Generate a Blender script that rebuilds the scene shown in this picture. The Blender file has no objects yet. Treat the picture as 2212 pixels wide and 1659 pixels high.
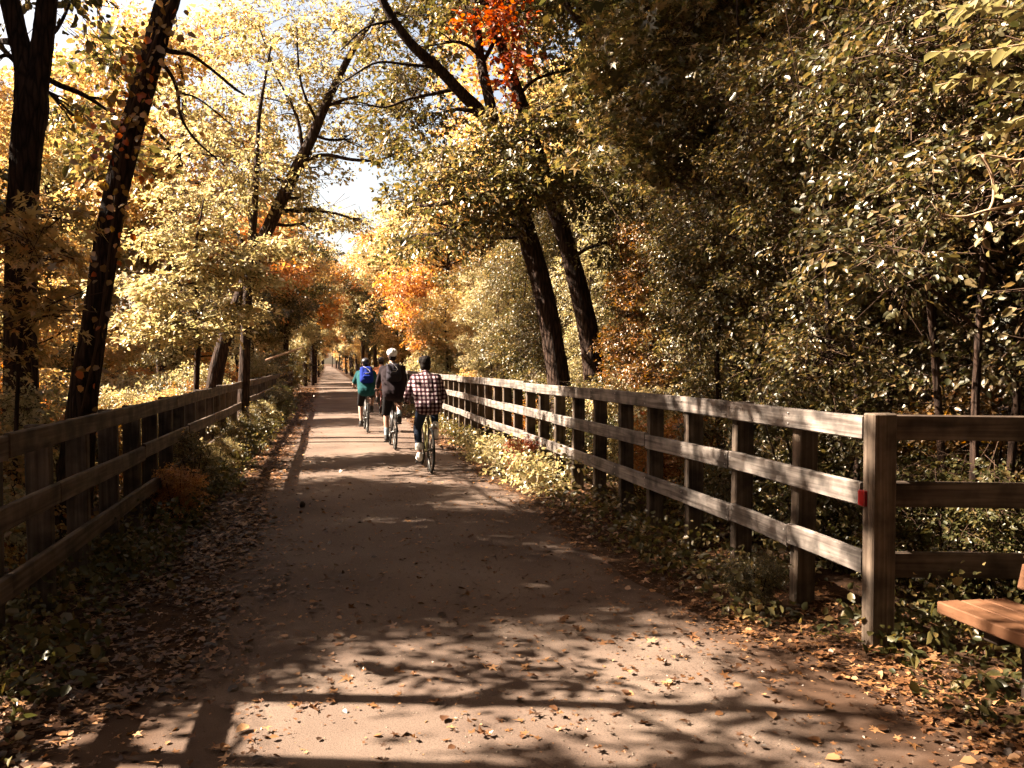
import bpy, bmesh, math, random
import numpy as np
from mathutils import Vector, Matrix, Euler

random.seed(7)
RG = np.random.default_rng(11)
R = math.radians
scene = bpy.context.scene
C = scene.collection

# ------------------------------------------------------------------ camera
THETA, PITCH, EYE, FPX = R(12.7), R(1.46), 1.65, 1769.0
cam = bpy.data.cameras.new('camera')
cam.sensor_width = 36.0
cam.lens = 36.0 * FPX / 2211.0
cam.clip_start = 0.05
cam.clip_end = 3000
cam_o = bpy.data.objects.new('camera', cam)
cam_o.location = (0, 0, EYE)
cam_o.rotation_euler = (R(90) - PITCH, 0, -THETA)
C.objects.link(cam_o)
scene.camera = cam_o

# ------------------------------------------------------------------ light
SUN_TRAVEL = Vector((1.05, -0.30, -1.0)).normalized()
world = bpy.data.worlds.new('World')
scene.world = world
world.use_nodes = True
wn = world.node_tree
bg = wn.nodes['Background']
sky = wn.nodes.new('ShaderNodeTexSky')
sky.sky_type = 'NISHITA'
sky.sun_disc = False
sky.sun_elevation = math.asin(-SUN_TRAVEL.z)
sky.sun_rotation = math.atan2(-SUN_TRAVEL.x, -SUN_TRAVEL.y)
sky.air_density = 1.0
sky.dust_density = 3.0
sky.ozone_density = 1.0
wb_ = wn.nodes.new('ShaderNodeMix'); wb_.data_type = 'RGBA'; wb_.blend_type = 'MULTIPLY'   # the photograph's warm white balance, the same over the whole sky
wb_.inputs[0].default_value = 1.0; wb_.inputs[7].default_value = (0.95, 0.76, 0.60, 1)
wn.links.new(sky.outputs[0], wb_.inputs[6])
wn.links.new(wb_.outputs[2], bg.inputs[0])
bg.inputs[1].default_value = 0.05
sun = bpy.data.lights.new('sun', 'SUN')
sun.energy = 5.0
sun.angle = R(0.55)
sun.color = (1.0, 0.87, 0.70)
sun_o = bpy.data.objects.new('sun', sun)
sun_o.rotation_euler = SUN_TRAVEL.to_track_quat('-Z', 'Y').to_euler()
sun_o.location = (-20, 10, 30)
C.objects.link(sun_o)
scene.view_settings.view_transform = 'Standard'
scene.view_settings.look = 'None'
scene.view_settings.exposure = 3.1
scene.view_settings.gamma = 1.0
scene.render.engine = 'CYCLES'
cy = scene.cycles
cy.use_denoising = True
cy.adaptive_threshold = 0.03
cy.max_bounces = 4
cy.diffuse_bounces = 2
cy.glossy_bounces = 2
cy.transmission_bounces = 2
cy.transparent_max_bounces = 4
cy.sample_clamp_indirect = 4.0

# ------------------------------------------------------------------ helpers
def at(vx, vy, d):
    """A point of the place d metres in front of the lens, read off the photograph."""
    cp, sp = math.cos(PITCH), math.sin(PITCH)
    F = Vector((math.sin(THETA) * cp, math.cos(THETA) * cp, -sp))
    Rt = Vector((math.cos(THETA), -math.sin(THETA), 0))
    U = Rt.cross(F)
    return Vector((0, 0, EYE)) + d * (F + (vx - 1105.5) / FPX * Rt + (829.5 - vy) / FPX * U)

def gz(x, y=0.0):
    """Ground height: flat trail bed, banks falling away behind both fences."""
    if x < -2.0:
        return -1.1 * min(1.0, max(0.0, (-2.0 - x) / 3.5)) ** 1.3
    if x > 3.5:
        return -0.7 * min(1.0, (x - 3.5) / 3.5) ** 1.3
    return 0.0

def mesh_np(name, V, F, mat=None, smooth=False):
    V = np.asarray(V, dtype=np.float32)
    F = np.asarray(F, dtype=np.int32)
    me = bpy.data.meshes.new(name)
    k = F.shape[1]
    me.vertices.add(len(V)); me.vertices.foreach_set('co', V.ravel())
    me.loops.add(F.size); me.loops.foreach_set('vertex_index', F.ravel())
    me.polygons.add(len(F))
    me.polygons.foreach_set('loop_start', np.arange(0, F.size, k, dtype=np.int32))
    if smooth:
        me.polygons.foreach_set('use_smooth', np.ones(len(F), dtype=bool))
    me.update(calc_edges=True)
    if mat: me.materials.append(mat)
    return me

def link(name, me, parent=None, loc=None):
    o = bpy.data.objects.new(name, me)
    C.objects.link(o)
    if parent is not None: o.parent = parent
    if loc is not None: o.location = loc
    return o

def tag(o, label=None, cat=None, group=None, kind=None):
    if label: o['label'] = label
    if cat: o['category'] = cat
    if group: o['group'] = group
    if kind: o['kind'] = kind
    return o

def thing(name, label, cat, loc=(0, 0, 0), rz=0.0, group=None):
    o = bpy.data.objects.new(name, None)
    o.empty_display_size = 0.2
    C.objects.link(o)
    o.location = loc
    o.rotation_euler = (0, 0, rz)
    return tag(o, label, cat, group)

class MB:
    """Collects quads and triangles for ONE mesh object."""
    def __init__(s): s.v = []; s.f = []
    def add(s, vs, fs):
        b = len(s.v); s.v += [tuple(p) for p in vs]; s.f += [tuple(i + b for i in q) for q in fs]
    def box(s, x0, x1, y0, y1, z0, z1, M=None, jit=0.0):
        vs = [Vector((x, y, z)) for z in (z0, z1) for y in (y0, y1) for x in (x0, x1)]
        if M is not None: vs = [M @ p for p in vs]
        s.add(vs, [(0, 2, 3, 1), (4, 5, 7, 6), (0, 1, 5, 4), (2, 6, 7, 3), (0, 4, 6, 2), (1, 3, 7, 5)])
    def tube(s, pts, rad, n=8, cap=True, wob=0.0, ridge=0.0):
        pts = [Vector(p) for p in pts]
        if not hasattr(rad, '__len__'): rad = [rad] * len(pts)
        t0 = (pts[1] - pts[0]).normalized()
        ref = Vector((1, 0, 0)) if abs(t0.x) < 0.8 else Vector((0, 1, 0))
        u = t0.cross(ref).normalized()
        vs = []
        rid = [random.uniform(-1, 1) for _ in range(n)]
        for i, p in enumerate(pts):
            if ridge: rid = [.8 * q + .45 * random.uniform(-1, 1) for q in rid]
            t = (pts[min(i + 1, len(pts) - 1)] - pts[max(i - 1, 0)]).normalized()
            u = (u - t * u.dot(t)).normalized(); w = t.cross(u)
            for k in range(n):
                a = 2 * math.pi * k / n
                r = rad[i] * (1 + (random.uniform(-wob, wob) if wob else 0) + ridge * rid[k])
                vs.append(p + (u * math.cos(a) + w * math.sin(a)) * r)
        fs = [(i * n + k, i * n + (k + 1) % n, (i + 1) * n + (k + 1) % n, (i + 1) * n + k)
              for i in range(len(pts) - 1) for k in range(n)]
        if cap:
            fs.append(tuple(reversed(range(n)))); m = (len(pts) - 1) * n
            fs.append(tuple(m + k for k in range(n)))
        s.add(vs, fs)
    def mesh(s, name, mat=None, smooth=False, bevel=0.0, seg=1):
        me = bpy.data.meshes.new(name)
        me.from_pydata(s.v, [], s.f)
        if bevel:
            bm = bmesh.new(); bm.from_mesh(me)
            bmesh.ops.bevel(bm, geom=bm.edges[:], offset=bevel, segments=seg, affect='EDGES', profile=0.6)
            bm.to_mesh(me); bm.free()
        me.polygons.foreach_set('use_smooth', [smooth] * len(me.polygons))
        if mat: me.materials.append(mat)
        me.update()
        return me
    def build(s, name, mat, parent=None, smooth=False, bevel=0.0, loc=None):
        return link(name, s.mesh(name, mat, smooth, bevel), parent, loc)

def spline(pts, n=6):
    """Catmull-Rom through (x,y,z,r) control points."""
    P = [np.array(p, float) for p in pts]
    P = [2 * P[0] - P[1]] + P + [2 * P[-1] - P[-2]]
    out = []
    for i in range(1, len(P) - 2):
        for k in range(n):
            t = k / n
            out.append(0.5 * (2 * P[i] + (P[i + 1] - P[i - 1]) * t + (2 * P[i - 1] - 5 * P[i] + 4 * P[i + 1] - P[i + 2]) * t * t
                              + (3 * P[i] - P[i - 1] - 3 * P[i + 1] + P[i + 2]) * t ** 3))
    out.append(P[-2])
    return out

# ------------------------------------------------------------------ materials
def new_mat(name):
    m = bpy.data.materials.new(name); m.use_nodes = True
    nt = m.node_tree; nt.nodes.clear()
    out = nt.nodes.new('ShaderNodeOutputMaterial')
    return m, nt, out

def N(nt, t, **kw):
    n = nt.nodes.new('ShaderNode' + t)
    for k, v in kw.items(): setattr(n, k, v)
    return n

def ramp(nt, stops, interp='LINEAR'):
    r = N(nt, 'ValToRGB'); cr = r.color_ramp; cr.interpolation = interp
    while len(cr.elements) < len(stops): cr.elements.new(0.5)
    for e, (p, c) in zip(cr.elements, stops):
        e.position = p; e.color = (*c, 1)
    return r

def plain(name, col, rough=0.6, metal=0.0, bump=0.0, bscale=60.0, var=0.0):
    m, nt, out = new_mat(name)
    b = N(nt, 'BsdfPrincipled')
    b.inputs['Base Color'].default_value = (*col, 1)
    b.inputs['Roughness'].default_value = rough
    b.inputs['Metallic'].default_value = metal
    b.inputs['Specular IOR Level'].default_value = 0.12 if rough >= 0.7 else 0.4
    if bump or var:
        tc = N(nt, 'TexCoord'); no = N(nt, 'TexNoise')
        no.inputs['Scale'].default_value = bscale; no.inputs['Detail'].default_value = 5
        nt.links.new(tc.outputs['Object'], no.inputs['Vector'])
        if bump:
            bp = N(nt, 'Bump'); bp.inputs['Strength'].default_value = bump; bp.inputs['Distance'].default_value = 0.01
            nt.links.new(no.outputs['Fac'], bp.inputs['Height']); nt.links.new(bp.outputs[0], b.inputs['Normal'])
        if var:
            r = ramp(nt, [(0.3, [c * (1 - var) for c in col]), (0.7, [min(1, c * (1 + var)) for c in col])])
            nt.links.new(no.outputs['Fac'], r.inputs[0]); nt.links.new(r.outputs[0], b.inputs['Base Color'])
    nt.links.new(b.outputs[0], out.inputs[0])
    return m

def leaf_mat(name, cols, trans=0.42, gloss=0.05, rough=0.38, tsat=1.15):
    m, nt, out = new_mat(name)
    geo = N(nt, 'NewGeometry'); oi = N(nt, 'ObjectInfo')
    ad = N(nt, 'Math', operation='ADD'); ms = N(nt, 'Math', operation='MULTIPLY_ADD')
    ms.inputs[1].default_value = 0.24; ms.inputs[2].default_value = -0.12
    nt.links.new(oi.outputs['Random'], ms.inputs[0])
    nt.links.new(geo.outputs['Random Per Island'], ad.inputs[0]); nt.links.new(ms.outputs[0], ad.inputs[1])
    ad.use_clamp = True
    n = len(cols)
    r = ramp(nt, [(i / (n - 1), c) for i, c in enumerate(cols)])
    nt.links.new(ad.outputs[0], r.inputs[0])
    hsv = N(nt, 'HueSaturation'); hsv.inputs['Saturation'].default_value = tsat; hsv.inputs['Value'].default_value = 1.35
    nt.links.new(r.outputs[0], hsv.inputs['Color'])
    d = N(nt, 'BsdfDiffuse'); t = N(nt, 'BsdfTranslucent'); g = N(nt, 'BsdfGlossy')
    g.inputs['Roughness'].default_value = rough
    g.inputs['Color'].default_value = (1, 0.97, 0.9, 1)
    nt.links.new(r.outputs[0], d.inputs['Color']); nt.links.new(hsv.outputs[0], t.inputs['Color'])
    mx = N(nt, 'MixShader'); mx.inputs[0].default_value = trans
    nt.links.new(d.outputs[0], mx.inputs[1]); nt.links.new(t.outputs[0], mx.inputs[2])
    m2 = N(nt, 'MixShader'); m2.inputs[0].default_value = gloss
    nt.links.new(mx.outputs[0], m2.inputs[1]); nt.links.new(g.outputs[0], m2.inputs[2])
    nt.links.new(m2.outputs[0], out.inputs[0])
    return m

def bark_mat(name, dark, light, sx=14.0, sz=2.2):
    m, nt, out = new_mat(name)
    tc = N(nt, 'TexCoord'); mp = N(nt, 'Mapping')
    mp.inputs['Scale'].default_value = (sx, sx, sz)
    nt.links.new(tc.outputs['Object'], mp.inputs[0])
    no = N(nt, 'TexNoise'); no.inputs['Scale'].default_value = 2.2; no.inputs['Detail'].default_value = 7; no.inputs['Roughness'].default_value = 0.65
    vo = N(nt, 'TexVoronoi', feature='DISTANCE_TO_EDGE'); vo.inputs['Scale'].default_value = 1.3
    nt.links.new(mp.outputs[0], no.inputs['Vector']); nt.links.new(mp.outputs[0], vo.inputs['Vector'])
    mul = N(nt, 'Math', operation='MULTIPLY'); nt.links.new(no.outputs['Fac'], mul.inputs[0])
    mr = N(nt, 'MapRange'); mr.inputs['From Max'].default_value = 0.25; mr.inputs['To Min'].default_value = 0.35
    nt.links.new(vo.outputs['Distance'], mr.inputs['Value']); nt.links.new(mr.outputs[0], mul.inputs[1])
    r = ramp(nt, [(0.15, dark), (0.6, light)])
    nt.links.new(mul.outputs[0], r.inputs[0])
    b = N(nt, 'BsdfPrincipled'); b.inputs['Roughness'].default_value = 0.9; b.inputs['Specular IOR Level'].default_value = 0.12
    nt.links.new(r.outputs[0], b.inputs['Base Color'])
    bp = N(nt, 'Bump'); bp.inputs['Strength'].default_value = 0.9; bp.inputs['Distance'].default_value = 0.03
    nt.links.new(mul.outputs[0], bp.inputs['Height']); nt.links.new(bp.outputs[0], b.inputs['Normal'])
    nt.links.new(b.outputs[0], out.inputs[0])
    return m

def wood_mat(name, dark, mid, light, axis='Y', stain=0.68):
    m, nt, out = new_mat(name)
    tc = N(nt, 'TexCoord'); mp = N(nt, 'Mapping'); oi = N(nt, 'ObjectInfo')
    s = {'X': (0.8, 22, 22), 'Y': (22, 0.8, 22), 'Z': (22, 22, 0.8)}[axis]
    mp.inputs['Scale'].default_value = s
    off = N(nt, 'VectorMath', operation='SCALE'); off.inputs['Scale'].default_value = 40.0
    cmb = N(nt, 'CombineXYZ')
    for i in range(3): nt.links.new(oi.outputs['Random'], cmb.inputs[i])
    nt.links.new(cmb.outputs[0], off.inputs[0]); nt.links.new(off.outputs[0], mp.inputs['Location'])
    nt.links.new(tc.outputs['Object'], mp.inputs[0])
    no = N(nt, 'TexNoise'); no.inputs['Scale'].default_value = 1.6; no.inputs['Detail'].default_value = 8; no.inputs['Distortion'].default_value = 0.6
    nt.links.new(mp.outputs[0], no.inputs['Vector'])
    n2 = N(nt, 'TexNoise'); n2.inputs['Scale'].default_value = 5.0; n2.inputs['Detail'].default_value = 4
    va = N(nt, 'VectorMath', operation='ADD'); nt.links.new(tc.outputs['Object'], va.inputs[0]); nt.links.new(off.outputs[0], va.inputs[1])
    nt.links.new(va.outputs[0], n2.inputs['Vector'])
    r = ramp(nt, [(0.3, dark), (0.5, mid), (0.72, light)])
    nt.links.new(no.outputs['Fac'], r.inputs[0])
    r2 = ramp(nt, [(0.35, (1 - stain,) * 3), (0.6, (1, 1, 1))])
    nt.links.new(n2.outputs['Fac'], r2.inputs[0])
    mx = N(nt, 'Mix', data_type='RGBA', blend_type='MULTIPLY'); mx.inputs[0].default_value = 1.0
    nt.links.new(r.outputs[0], mx.inputs[6]); nt.links.new(r2.outputs[0], mx.inputs[7])
    b = N(nt, 'BsdfPrincipled'); b.inputs['Roughness'].default_value = 0.75; b.inputs['Specular IOR Level'].default_value = 0.2
    nt.links.new(mx.outputs[2], b.inputs['Base Color'])
    bp = N(nt, 'Bump'); bp.inputs['Strength'].default_value = 0.5; bp.inputs['Distance'].default_value = 0.006
    nt.links.new(no.outputs['Fac'], bp.inputs['Height']); nt.links.new(bp.outputs[0], b.inputs['Normal'])
    nt.links.new(b.outputs[0], out.inputs[0])
    return m

def ground_mat():
    m, nt, out = new_mat('forest_soil')
    tc = N(nt, 'TexCoord'); no = N(nt, 'TexNoise'); no.inputs['Scale'].default_value = 9; no.inputs['Detail'].default_value = 9; no.inputs['Roughness'].default_value = 0.7
    vo = N(nt, 'TexVoronoi'); vo.inputs['Scale'].default_value = 22
    nt.links.new(tc.outputs['Object'], no.inputs['Vector']); nt.links.new(tc.outputs['Object'], vo.inputs['Vector'])
    r = ramp(nt, [(0.25, (0.018, 0.010, 0.006)), (0.5, (0.045, 0.023, 0.012)), (0.75, (0.085, 0.043, 0.02))])
    nt.links.new(no.outputs['Fac'], r.inputs[0])
    hs = N(nt, 'Mix', data_type='RGBA', blend_type='MULTIPLY'); hs.inputs[0].default_value = 0.55
    vr = ramp(nt, [(0.1, (0.45, 0.42, 0.40)), (0.5, (1, 0.95, 0.9))]); nt.links.new(vo.outputs['Distance'], vr.inputs[0])
    nt.links.new(r.outputs[0], hs.inputs[6]); nt.links.new(vr.outputs[0], hs.inputs[7])
    b = N(nt, 'BsdfPrincipled'); b.inputs['Roughness'].default_value = 0.95; b.inputs['Specular IOR Level'].default_value = 0.1
    nt.links.new(hs.outputs[2], b.inputs['Base Color'])
    bp = N(nt, 'Bump'); bp.inputs['Strength'].default_value = 0.8; bp.inputs['Distance'].default_value = 0.04
    nt.links.new(no.outputs['Fac'], bp.inputs['Height']); nt.links.new(bp.outputs[0], b.inputs['Normal'])
    nt.links.new(b.outputs[0], out.inputs[0])
    return m

def path_mat():
    m, nt, out = new_mat('worn_asphalt')
    tc = N(nt, 'TexCoord')
    big = N(nt, 'TexNoise'); big.inputs['Scale'].default_value = 0.9; big.inputs['Detail'].default_value = 6
    fine = N(nt, 'TexNoise'); fine.inputs['Scale'].default_value = 130; fine.inputs['Detail'].default_value = 3
    vo = N(nt, 'TexVoronoi'); vo.inputs['Scale'].default_value = 230
    for n in (big, fine, vo): nt.links.new(tc.outputs['Object'], n.inputs['Vector'])
    r = ramp(nt, [(0.3, (0.068, 0.043, 0.032)), (0.5, (0.108, 0.074, 0.056)), (0.72, (0.145, 0.105, 0.081))])
    nt.links.new(big.outputs['Fac'], r.inputs[0])
    r2 = ramp(nt, [(0.3, (0.55, 0.55, 0.56)), (0.55, (1, 1, 1)), (0.75, (1.0, 0.97, 0.93))])
    nt.links.new(fine.outputs['Fac'], r2.inputs[0])
    mx = N(nt, 'Mix', data_type='RGBA', blend_type='MULTIPLY'); mx.inputs[0].default_value = 0.9
    nt.links.new(r.outputs[0], mx.inputs[6]); nt.links.new(r2.outputs[0], mx.inputs[7])
    # soil washed over the edges, paler bands where wheels run
    sp = N(nt, 'SeparateXYZ'); nt.links.new(tc.outputs['Object'], sp.inputs[0])
    ab = N(nt, 'Math', operation='SUBTRACT'); ab.inputs[1].default_value = 0.80; nt.links.new(sp.outputs['X'], ab.inputs[0])
    aa = N(nt, 'Math', operation='ABSOLUTE'); nt.links.new(ab.outputs[0], aa.inputs[0])
    en = N(nt, 'TexNoise'); en.inputs['Scale'].default_value = 3.5; en.inputs['Detail'].default_value = 6; nt.links.new(tc.outputs['Object'], en.inputs['Vector'])
    ea = N(nt, 'Math', operation='MULTIPLY_ADD'); ea.inputs[1].default_value = 0.9; nt.links.new(en.outputs['Fac'], ea.inputs[0]); nt.links.new(aa.outputs[0], ea.inputs[2])
    er = N(nt, 'MapRange'); er.inputs['From Min'].default_value = 1.62; er.inputs['From Max'].default_value = 2.05; nt.links.new(ea.outputs[0], er.inputs['Value'])
    m3 = N(nt, 'Mix', data_type='RGBA'); m3.inputs[7].default_value = (0.05, 0.027, 0.016, 1)
    nt.links.new(er.outputs[0], m3.inputs[0]); nt.links.new(mx.outputs[2], m3.inputs[6])
    mx = m3
    b = N(nt, 'BsdfPrincipled'); b.inputs['Roughness'].default_value = 0.85; b.inputs['Specular IOR Level'].default_value = 0.15
    nt.links.new(mx.outputs[2], b.inputs['Base Color'])
    bp = N(nt, 'Bump'); bp.inputs['Strength'].default_value = 0.45; bp.inputs['Distance'].default_value = 0.004
    nt.links.new(vo.outputs['Distance'], bp.inputs['Height']); nt.links.new(bp.outputs[0], b.inputs['Normal'])
    nt.links.new(b.outputs[0], out.inputs[0])
    return m

M = {}
M['green'] = leaf_mat('olive_green_leaf', [(0.034, 0.032, 0.010), (0.066, 0.056, 0.018), (0.115, 0.09, 0.032), (0.28, 0.185, 0.075)])
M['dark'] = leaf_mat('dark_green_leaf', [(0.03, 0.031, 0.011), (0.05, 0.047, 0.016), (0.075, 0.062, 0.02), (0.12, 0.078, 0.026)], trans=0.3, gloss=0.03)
M['glossy'] = leaf_mat('glossy_green_leaf', [(0.034, 0.033, 0.010), (0.066, 0.054, 0.018), (0.12, 0.085, 0.032), (0.26, 0.16, 0.075)], trans=0.34, gloss=0.06, rough=0.4)
M['pale'] = leaf_mat('pale_yellow_green_leaf', [(0.18, 0.155, 0.065), (0.30, 0.25, 0.12), (0.41, 0.335, 0.175), (0.48, 0.35, 0.18)], trans=0.5)
M['yellow'] = leaf_mat('golden_yellow_leaf', [(0.22, 0.155, 0.06), (0.40, 0.275, 0.115), (0.50, 0.35, 0.155), (0.52, 0.28, 0.11)], trans=0.5)
M['orange'] = leaf_mat('orange_leaf', [(0.30, 0.13, 0.045), (0.46, 0.215, 0.075), (0.54, 0.30, 0.11), (0.44, 0.14, 0.045)], trans=0.5)
M['red'] = leaf_mat('red_leaf', [(0.16, 0.03, 0.014), (0.34, 0.055, 0.02), (0.42, 0.11, 0.03), (0.25, 0.07, 0.025)], trans=0.5)
M['rust'] = leaf_mat('russet_leaf', [(0.09, 0.05, 0.018), (0.16, 0.085, 0.026), (0.24, 0.13, 0.035), (0.26, 0.085, 0.025)], trans=0.42)
M['litter'] = leaf_mat('dry_fallen_leaf', [(0.025, 0.011, 0.005), (0.06, 0.024, 0.010), (0.11, 0.045, 0.017), (0.17, 0.075, 0.026), (0.30, 0.16, 0.075)], trans=0.12, gloss=0.05, rough=0.45)
M['bark'] = bark_mat('rough_brown_bark', (0.012, 0.007, 0.005), (0.062, 0.036, 0.025))
M['bark_light'] = bark_mat('light_brown_bark', (0.05, 0.03, 0.02), (0.19, 0.12, 0.085), 20, 3)
M['twig'] = plain('twig_bark', (0.065, 0.038, 0.024), 0.9)
M['twig_light'] = plain('pale_dry_twig', (0.34, 0.22, 0.14), 0.8, var=0.3)
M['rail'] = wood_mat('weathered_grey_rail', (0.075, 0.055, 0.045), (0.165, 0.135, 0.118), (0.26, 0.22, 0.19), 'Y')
M['railx'] = wood_mat('weathered_shaded_brown_rail_across', (0.045, 0.03, 0.021), (0.085, 0.058, 0.042), (0.13, 0.092, 0.068), 'X')  # wing rails: browner wood, darkened as well for the deep shade they face
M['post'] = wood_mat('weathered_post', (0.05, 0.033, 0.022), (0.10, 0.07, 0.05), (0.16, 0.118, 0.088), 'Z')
M['shaderail'] = wood_mat('shade_brown_weathered_rail', (0.05, 0.032, 0.022), (0.10, 0.068, 0.048), (0.15, 0.108, 0.08), 'Y')  # same grey timber as the right rails, browned and darkened for left-side shade
M['shadepost'] = wood_mat('shade_brown_weathered_post', (0.045, 0.03, 0.021), (0.085, 0.06, 0.045), (0.13, 0.095, 0.073), 'Z')  # left posts: the right posts' wood with shade toned into the colour
M['bench'] = wood_mat('brown_painted_bench_plank', (0.10, 0.044, 0.02), (0.13, 0.058, 0.028), (0.155, 0.072, 0.036), 'Y', 0.15)
M['benchleg'] = plain('shade_dark_bench_leg', (0.022, 0.014, 0.010), 0.8, bump=0.3)  # near-black leg colour stands in for shade around the bench legs
M['soil'] = ground_mat()
M['path'] = path_mat()
M['reflector'] = plain('red_reflector', (0.15, 0.005, 0.005), 0.35)
M['steel'] = plain('galvanised_bolt', (0.3, 0.27, 0.25), 0.45, 0.9)

# ------------------------------------------------------------------ the setting: ground and trail
xs = [-900, -200, -60, -25, -12, -8, -5.5, -4.6, -3.8, -3.2, -2.7, -2.3, -2.0, -1.6, -1.0, 0, 1, 2, 2.8, 3.5, 4.0, 4.6, 5.3, 6.1, 7.0, 9, 14, 30, 70, 200, 900]
ys = [-400, -60, -15] + [i * 1.5 for i in range(-6, 44)] + [70, 85, 110, 150, 220, 320, 500, 900, 1800]
V = []; F = []
for y in ys:
    for x in xs:
        n = 0.0
        if abs(y) < 80 and (-8 < x < -2.2 or 3.6 < x < 9):
            n = 0.10 * math.sin(x * 2.1 + y * 0.9) * math.cos(y * 0.7 - x)
        V.append((x, y, gz(x, y) + n))
nx = len(xs)
for j in range(len(ys) - 1):
    for i in range(nx - 1):
        F.append((j * nx + i, j * nx + i + 1, (j + 1) * nx + i + 1, (j + 1) * nx + i))
g = link('ground', mesh_np('ground', V, F, M['soil'], True))
tag(g, kind='structure')

def path_edges(y):
    wl = -0.72 - 0.58 * max(0, min(1, (5.0 - y) / 1.3)) ** 1.2
    wr = 2.27 + 0.45 * max(0, min(1, (5.0 - y) / 1.4))
    k = 0.06 if y < 60 else 0.0
    return wl + k * math.sin(y * 1.7) + 0.6 * k * math.sin(y * 4.3 + 1), wr + k * math.sin(y * 1.3 + 2) + 0.6 * k * math.sin(y * 5.1)
V = []; F = []
py = [-6 + 0.3 * i for i in range(int(66 / 0.3))] + list(range(60, 420, 8))
for y in py:
    l, r = path_edges(y)
    for i in range(7):
        t = i / 6
        V.append((l + (r - l) * t, y, 0.004 + 0.022 * (1 - (2 * t - 1) ** 2)))
for j in range(len(py) - 1):
    for i in range(6):
        F.append((j * 7 + i, j * 7 + i + 1, (j + 1) * 7 + i + 1, (j + 1) * 7 + i))
p = link('path', mesh_np('path', V, F, M['path'], True))
tag(p, kind='structure')

# ------------------------------------------------------------------ leaves
OVAL = np.array([(0, 0, 0), (0.30, 0.30, 0.07), (0.70, 0.24, 0.02), (1, 0, -0.14), (0.70, -0.24, 0.02), (0.30, -0.30, 0.07)])
OVAL_F = np.array([(0, 5, 4, 3), (0, 3, 2, 1)])
DIAM = np.array([(0, 0, 0), (0.42, 0.34, 0.07), (1, 0, -0.10), (0.42, -0.34, 0.07)])
DIAM_F = np.array([(0, 3, 2, 1)])

_n = [(0.10, 0.0, 0.02)] + [(0.10 + 0.24 * math.cos(a), 0.24 * math.sin(a), 0.03) for a in np.linspace(-2.6, 2.6, 6)] + [(0.10 + r * math.cos(a), r * math.sin(a), z) for a, r, z in ((-2.05, .42, .10), (-1.0, .62, .06), (0, .85, -.10), (1.0, .60, .08), (2.05, .44, .02))]
STAR = np.array(_n); STAR_F = np.array([(0, 1 + i, 7 + i, 2 + i) for i in range(5)])

def unit(a): return a / np.maximum(np.linalg.norm(a, axis=-1, keepdims=True), 1e-6)

def leaf_arrays(P, Dr, Nn, S, oval=True, wid=1.0):
    Dr = unit(Dr); Sd = unit(np.cross(Nn, Dr)); Nn = np.cross(Dr, Sd)
    T, Fc = (STAR, STAR_F) if oval == 'star' else (OVAL, OVAL_F) if oval else (DIAM, DIAM_F)
    S = S[:, None, None]
    V = P[:, None, :] + S * (T[None, :, 0:1] * Dr[:, None, :] + wid * T[None, :, 1:2] * Sd[:, None, :] + T[None, :, 2:3] * Nn[:, None, :])
    n, k = len(P), len(T)
    F = (np.arange(n)[:, None, None] * k + Fc[None]).reshape(-1, 4)
    return V.reshape(-1, 3), F

def blob_points(rg, n, c, r, shell=0.55):
    d = unit(rg.normal(size=(n, 3)))
    u = rg.random(n) ** (1 / 3.0)
    u = shell * (0.6 + 0.4 * u) + (1 - shell) * u
    u *= rg.uniform(0.82, 1.12, n)
    return np.array(c) + d * u[:, None] * np.array(r)

def sprays(rg, Cn, out, per, length, width, size, droop=0.25, tilt=0.4, leafdroop=0.35):
    """Flat, twig-like sprays of leaves centred on Cn and reaching along out."""
    K = len(Cn)
    Ns = unit(np.array([0, 0, 1.0]) + tilt * rg.normal(size=(K, 3)))
    A = unit(out - (out * Ns).sum(-1, keepdims=True) * Ns + 0.25 * rg.normal(size=(K, 3)))
    A[:, 2] -= droop * rg.random(K); A = unit(A)
    B = unit(np.cross(Ns, A)); Ns = np.cross(A, B)
    L = length * rg.uniform(0.6, 1.35, K)
    u = rg.random((K, per)); sgn = np.sign(rg.random((K, per)) - 0.5)
    v = sgn * rg.random((K, per)) * width * (1.05 - 0.7 * u)
    P = Cn[:, None] + A[:, None] * ((u - 0.5) * L[:, None])[..., None] + B[:, None] * (v * L[:, None])[..., None]
    P = P + Ns[:, None] * (rg.normal(size=(K, per)) * 0.05 * L[:, None])[..., None]
    P[..., 2] -= 0.18 * (u ** 2) * L[:, None]
    D = A[:, None] * (0.35 + 0.5 * u)[..., None] + B[:, None] * (sgn * 0.8)[..., None] + 0.45 * rg.normal(size=(K, per, 3))
    D[..., 2] -= leafdroop
    Nl = Ns[:, None] + 0.45 * rg.normal(size=(K, per, 3))
    S = size * rg.uniform(0.75, 1.2, (K, 1)) * np.clip(np.exp(rg.normal(-.08, .34, (K, per))), .35, 1.8)
    return P.reshape(-1, 3), D.reshape(-1, 3), Nl.reshape(-1, 3), S.reshape(-1), A, L

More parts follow.
